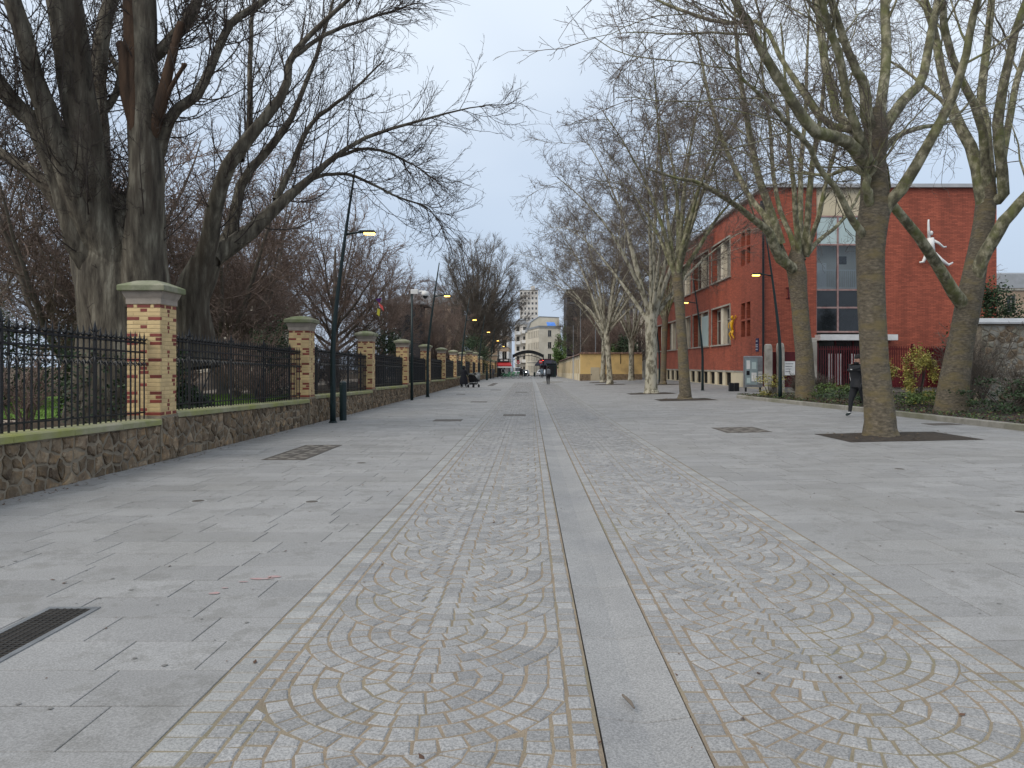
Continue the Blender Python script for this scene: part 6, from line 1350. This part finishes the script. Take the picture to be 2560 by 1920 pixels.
for y in (-.6, .6): q = MB(); q.lathe([(.12, -.06), (.25, -.05), (.25, .05), (.12, .06)], k=12); x = q.obj('wheel', M['iron'], o); x.location = (0, y, .25); x.rotation_euler = (0, R_(90), 0)
q = MB(); q.rings([[(-.15, -.7, .5), (.15, -.7, .5), (.12, -.6, 1.1), (-.12, -.6, 1.1)], [(-.2, -.35, .25), (.2, -.35, .25), (.18, -.3, 1.0), (-.18, -.3, 1.0)], [(-.2, .2, .3), (.2, .2, .3), (.18, .2, .75), (-.18, .2, .75)], [(-.16, .75, .45), (.16, .75, .45), (.14, .75, .8), (-.14, .75, .8)]]); q.obj('body', M['iron'], o)
q = MB(); q.ball((0, -.72, .95), .1); q.obj('headlight', mat('lit headlight', (1, 1, .95), None, 3, .3, emit=(1, .97, .9), estr=8), o); q = MB(); q.tube([(-.32, -.45, 1.12), (0, -.55, 1.15), (.32, -.45, 1.12)], .025, 5); q.obj('handlebar', M['iron'], o)
# ------------------------------------------------------------------ people
def zones(name, stops, xs=None):
    """cloth colours by height in the figure's own space"""
    m = bpy.data.materials.new(name); m.use_nodes = True; n = m.node_tree.nodes; L = m.node_tree.links; b = n['Principled BSDF']; b.inputs['Roughness'].default_value = .85
    t = n.new('ShaderNodeTexCoord'); s = n.new('ShaderNodeSeparateXYZ'); L.new(t.outputs['Object'], s.inputs[0]); d = n.new('ShaderNodeMath'); d.operation = 'DIVIDE'; d.inputs[1].default_value = 2.; L.new(s.outputs[2], d.inputs[0])
    r = n.new('ShaderNodeValToRGB'); r.color_ramp.interpolation = 'CONSTANT'; e = r.color_ramp.elements
    e[0].position = stops[0][0]/2; e[0].color = (*stops[0][1], 1); e[1].position = stops[1][0]/2; e[1].color = (*stops[1][1], 1)
    for z, c in stops[2:]: q = e.new(z/2); q.color = (*c, 1)
    L.new(d.outputs[0], r.inputs[0]); L.new(r.outputs[0], b.inputs['Base Color']); return m
def person(loc, rz, h, lab, mats, stride=.3, arms=((.05, -.1), (-.05, .1)), fingers=False, grp=None, bulk=1., coat=None):
    """walks along local -y ... faces +y when rz = 0; one skin surface, origin at the feet"""
    s = h/1.75; v = []; e = []; r = []
    def a(x, y, z, rad, p=None):
        v.append((x*s, y*s, z*s)); r.append(rad*s); i = len(v)-1
        if p is not None: e.append((p, i))
        return i
    pel = a(0, 0, .95, .15*bulk); wa = a(0, .01, 1.12, .135*bulk, pel); ch = a(0, .02, 1.32, .16*bulk, wa); sh = a(0, .01, 1.44, .10*bulk, ch); nk = a(0, .02, 1.52, .058, sh); jw = a(0, .045, 1.585, .075, nk); hd = a(0, .035, 1.66, .098, jw); a(0, .03, 1.72, .07, hd)
    for sd, st, am in ((1, stride, arms[0]), (-1, -stride, arms[1])):
        hp = a(.10*sd, 0, .88, .115*bulk, pel); kn = a(.11*sd, st*.55+.05, .49, .075, hp); an = a(.11*sd, st-(.06 if st < 0 else 0), .09+(.05 if st < 0 else 0), .048, kn); a(.12*sd, st+.15-(.06 if st < 0 else 0), .035, .04, an)
        so2 = a(.19*sd, .01, 1.42, .082*bulk, sh); el = a((.25+am[0])*sd, am[1]*.4-.05, 1.15, .058*bulk, so2); wr = a((.24+am[0]*.5)*sd, am[1]+.05, .92, .038, el)
        if fingers:
            pm = a((.235+am[0]*.4)*sd, am[1]+.075, .85, .034, wr)
            for k in range(4): f1 = a((.235+am[0]*.4)*sd+.0, am[1]+.045+.02*k, .79-.01*(k in (1, 2)), .0105, pm); a((.225+am[0]*.4)*sd-.012*sd, am[1]+.05+.02*k, .745-.012*(k in (1, 2)), .009, f1)
            t1_ = a((.215+am[0]*.4)*sd, am[1]+.115, .845, .0115, wr); a((.205+am[0]*.4)*sd, am[1]+.125, .80, .0095, t1_)
        else: a((.235+am[0]*.4)*sd, am[1]+.08, .82, .03, wr)
    o = empty('person', loc, rz, lab, 'person', grp)
    me = bpy.data.meshes.new('body'); me.from_pydata(v, e, []); me.materials.append(mats['body']); b = inst('body', me, o)
    b.modifiers.new('skin', 'SKIN'); sv = me.skin_vertices[0].data
    for k, q in enumerate(sv): q.radius = (r[k], r[k]); q.use_root = k == 0
    b.modifiers['skin'].use_smooth_shade = True; ss = b.modifiers.new('sub', 'SUBSURF'); ss.levels = 1; ss.render_levels = 2
    q = MB(); q.ball((0, .022*s, 1.69*s), (.094*s, .108*s, .10*s), 12, 7); hr = q.obj('hair', mats['hair'], o, smooth=True)
    q = MB(); q.ball((0, .13*s, 1.635*s), (.014*s, .022*s, .022*s), 6, 4); q.obj('nose', mats['skin'], o, smooth=True)
    for sd in (-1, 1):
        q = MB(); q.ball((.034*sd*s, .118*s, 1.665*s), .011*s, 6, 4); q.obj('eye', M['iron'], o); q = MB(); q.ball((.097*sd*s, .03*s, 1.645*s), (.012*s, .02*s, .03*s), 6, 4); q.obj('ear', mats['skin'], o, smooth=True)
    q = MB(); q.box(-.024*s, .024*s, .116*s, .124*s, 1.592*s, 1.602*s); q.obj('mouth', M['redpaint'], o)
    if coat:
        zb_, rb_, m = coat; q = MB(); q.rings([[(math.cos(2*math.pi*k/14)*rx*s, (math.sin(2*math.pi*k/14)*ry+.01)*s, z*s) for k in range(14)] for rx, ry, z in ((rb_, rb_*.85, zb_), (rb_*.92, rb_*.8, (zb_+1.1)/2), (.20, .17, 1.12), (.22, .18, 1.34), (.13, .12, 1.48))], cap=False); q.obj('coat', m, o, smooth=True)
    return o
skin = mat('skin', (.42, .25, .17), (.36, .2, .14), 6, .6); hairm = mat('dark hair', (.012, .010, .009), None, 6, .7)
K = (.010, .011, .014); SK = (.36, .21, .15)
man = person((9.78, 22.0, zg(9.78, 22)), R_(-62+180), 1.80, 'man in black tracksuit with white sleeve stripes walking behind the near trunk', {'body': zones('tracksuit', [(0, (.02, .03, .03)), (.10, (.4, .4, .4)), (.13, K), (1.54, SK)]), 'hair': hairm, 'skin': skin}, stride=.24, arms=((.03, -.12), (.03, .16)), fingers=True, bulk=1.38, coat=(.84, .25, mat('black track top', (.014, .015, .019), (.010, .011, .014), 7, .7)))
for sd, am in ((1, (.03, -.12)), (-1, (.03, .16))):
    for dx in (-.036, 0, .036):
        q = MB(); q.tube([((.20*sd), .01+dx, 1.50), ((.29+am[0])*sd, am[1]*.2-.02+dx, 1.34), ((.315+am[0])*sd, am[1]*.4-.05+dx, 1.16), ((.285+am[0]*.5)*sd, am[1]+.03+dx, .97)], .013, 5); q.obj('sleeve_stripe', M['white'], man)
q = MB(); q.box(.07, .13, .19, .20, 1.36, 1.40); q.obj('chest_emblem', M['white'], man); q = MB(); q.ball((0, .075, 1.575), (.085, .085, .05)); q.obj('face_mask', M['blackcloth'], man, smooth=True)
WK = 'people in the street'
# woman with pushchair
wm_ = person((-5.15, 57.8, zg(-5, 57.8)), R_(-20), 1.66, 'woman in a long dark hooded coat pushing a pushchair', {'body': zones('long coat', [(0, K), (.06, (.3, .28, .26)), (.1, K), (1.6, K)]), 'hair': M['blackcloth'], 'skin': skin}, .2, ((.02, .3), (.02, .3)), coat=(.28, .36, mat('navy coat', (.010, .011, .017), None, 6, .9)), grp=WK)
q = MB(); q.ball((0, -.0, 1.56), (.13, .14, .17), 12, 7); q.obj('hood', M['blackcloth'], wm_, smooth=True)
o = empty('pushchair', (-4.45, 58.5, zg(-4.4, 58.5)), R_(-30), 'black pushchair pushed by the woman in the long coat', 'pushchair')
for x in (-.25, .25):
    for y in (-.35, .4): q = MB(); q.lathe([(.06, -.03), (.12, -.025), (.12, .025), (.06, .03)], k=12); w_ = q.obj('wheel', M['iron'], o); w_.location = (x, y, .12); w_.rotation_euler = (0, R_(90), 0)
    q = MB(); q.tube([(x, -.35, .12), (x, .1, .55), (x, .4, .12)], .018, 5); q.tube([(x, .25, .3), (x, -.3, .85), (x*.9, -.55, 1.02)], .018, 5); q.obj('frame', M['iron'], o)
q = MB(); q.tube([(-.23, -.55, 1.02), (.23, -.55, 1.02)], .022, 6); q.obj('handle', M['iron'], o); q = MB(); q.rings([rect(-.22, .22, -.2, .3, .42), rect(-.24, .24, -.28, .32, .6), rect(-.24, .24, -.3, -.2, .98)]); q.obj('seat', M['blackcloth'], o)
q = MB(); q.rings([[(x, .0+.36*math.sin(a)-.1, .82+.3*math.cos(a)) for x in (-.25, .25)] for a in [-.9+.3*k for k in range(7)]], cap=False, closed=False); q.obj('canopy', mat('dark grey canopy', (.05, .055, .06), None, 5, .9), o); q = MB(); q.box(-.2, .2, -.25, .25, .22, .34); q.obj('basket', M['iron'], o)
def backpack(p, m, h=1.7):
    s = h/1.75; q = MB(); q.rings([rect(-.14*s, .14*s, -.34*s, -.15*s, 1.0*s), rect(-.16*s, .16*s, -.36*s, -.14*s, 1.1*s), rect(-.16*s, .16*s, -.34*s, -.14*s, 1.36*s), rect(-.10*s, .10*s, -.25*s, -.14*s, 1.46*s)]); q.obj('backpack', m, p)
grey = mat('grey backpack', (.12, .13, .15), (.09, .1, .11), 6, .8)
p = person((1.65, 66, zg(0, 66)), R_(8), 1.66, 'person in black with a grey backpack walking away down the lane', {'body': zones('all black', [(0, (.3, .3, .3)), (.05, K), (1.9, K)]), 'hair': hairm, 'skin': skin}, .16, grp=WK, bulk=1.1, coat=(.80, .26, M['blackcloth'])); backpack(p, grey)
p = person((-1.25, 110, zg(0, 110)), R_(0), 1.72, 'person in dark jacket and pale trousers walking left of the gutter far off', {'body': zones('dark top', [(0, K), (.08, (.25, .23, .2)), (.8, K), (1.55, SK)]), 'hair': hairm, 'skin': skin}, .2, grp=WK, coat=(.55, .3, M['blackcloth'])); backpack(p, M['blackcloth'])
p = person((-4.1, 114, zg(0, 114)), R_(0), 1.62, 'person in pale jacket with black backpack before the red awning', {'body': zones('pale jacket', [(0, K), (.8, (.4, .4, .4)), (1.54, (.3, .29, .28))]), 'hair': mat('fair hair', (.3, .29, .27), None, 6, .8), 'skin': skin}, .14, grp=WK, bulk=1.15); backpack(p, M['blackcloth'])
p = person((-5.25, 106, zg(0, 106)), R_(180), 1.68, 'person in grey jacket walking close to the far park wall', {'body': zones('grey jacket', [(0, K), (.08, (.08, .08, .09)), (.85, (.12, .12, .13)), (1.54, SK)]), 'hair': hairm, 'skin': skin}, .2, grp=WK)
p = person((2.0, 121, zg(0, 121)), R_(180), 1.7, 'person in a pale blue coat coming up the far lane', {'body': zones('blue coat', [(0, K), (.75, (.22, .27, .31)), (1.54, SK)]), 'hair': hairm, 'skin': skin}, .2, grp=WK, coat=(.7, .25, mat('pale blue coat', (.23, .28, .32), None, 5, .9)))
p = person((2.9, 119, zg(0, 119)), R_(150), 1.72, 'person in dark clothes beside the pale blue coat', {'body': zones('dark suit', [(0, K), (1.54, SK)]), 'hair': hairm, 'skin': skin}, .15, grp=WK)
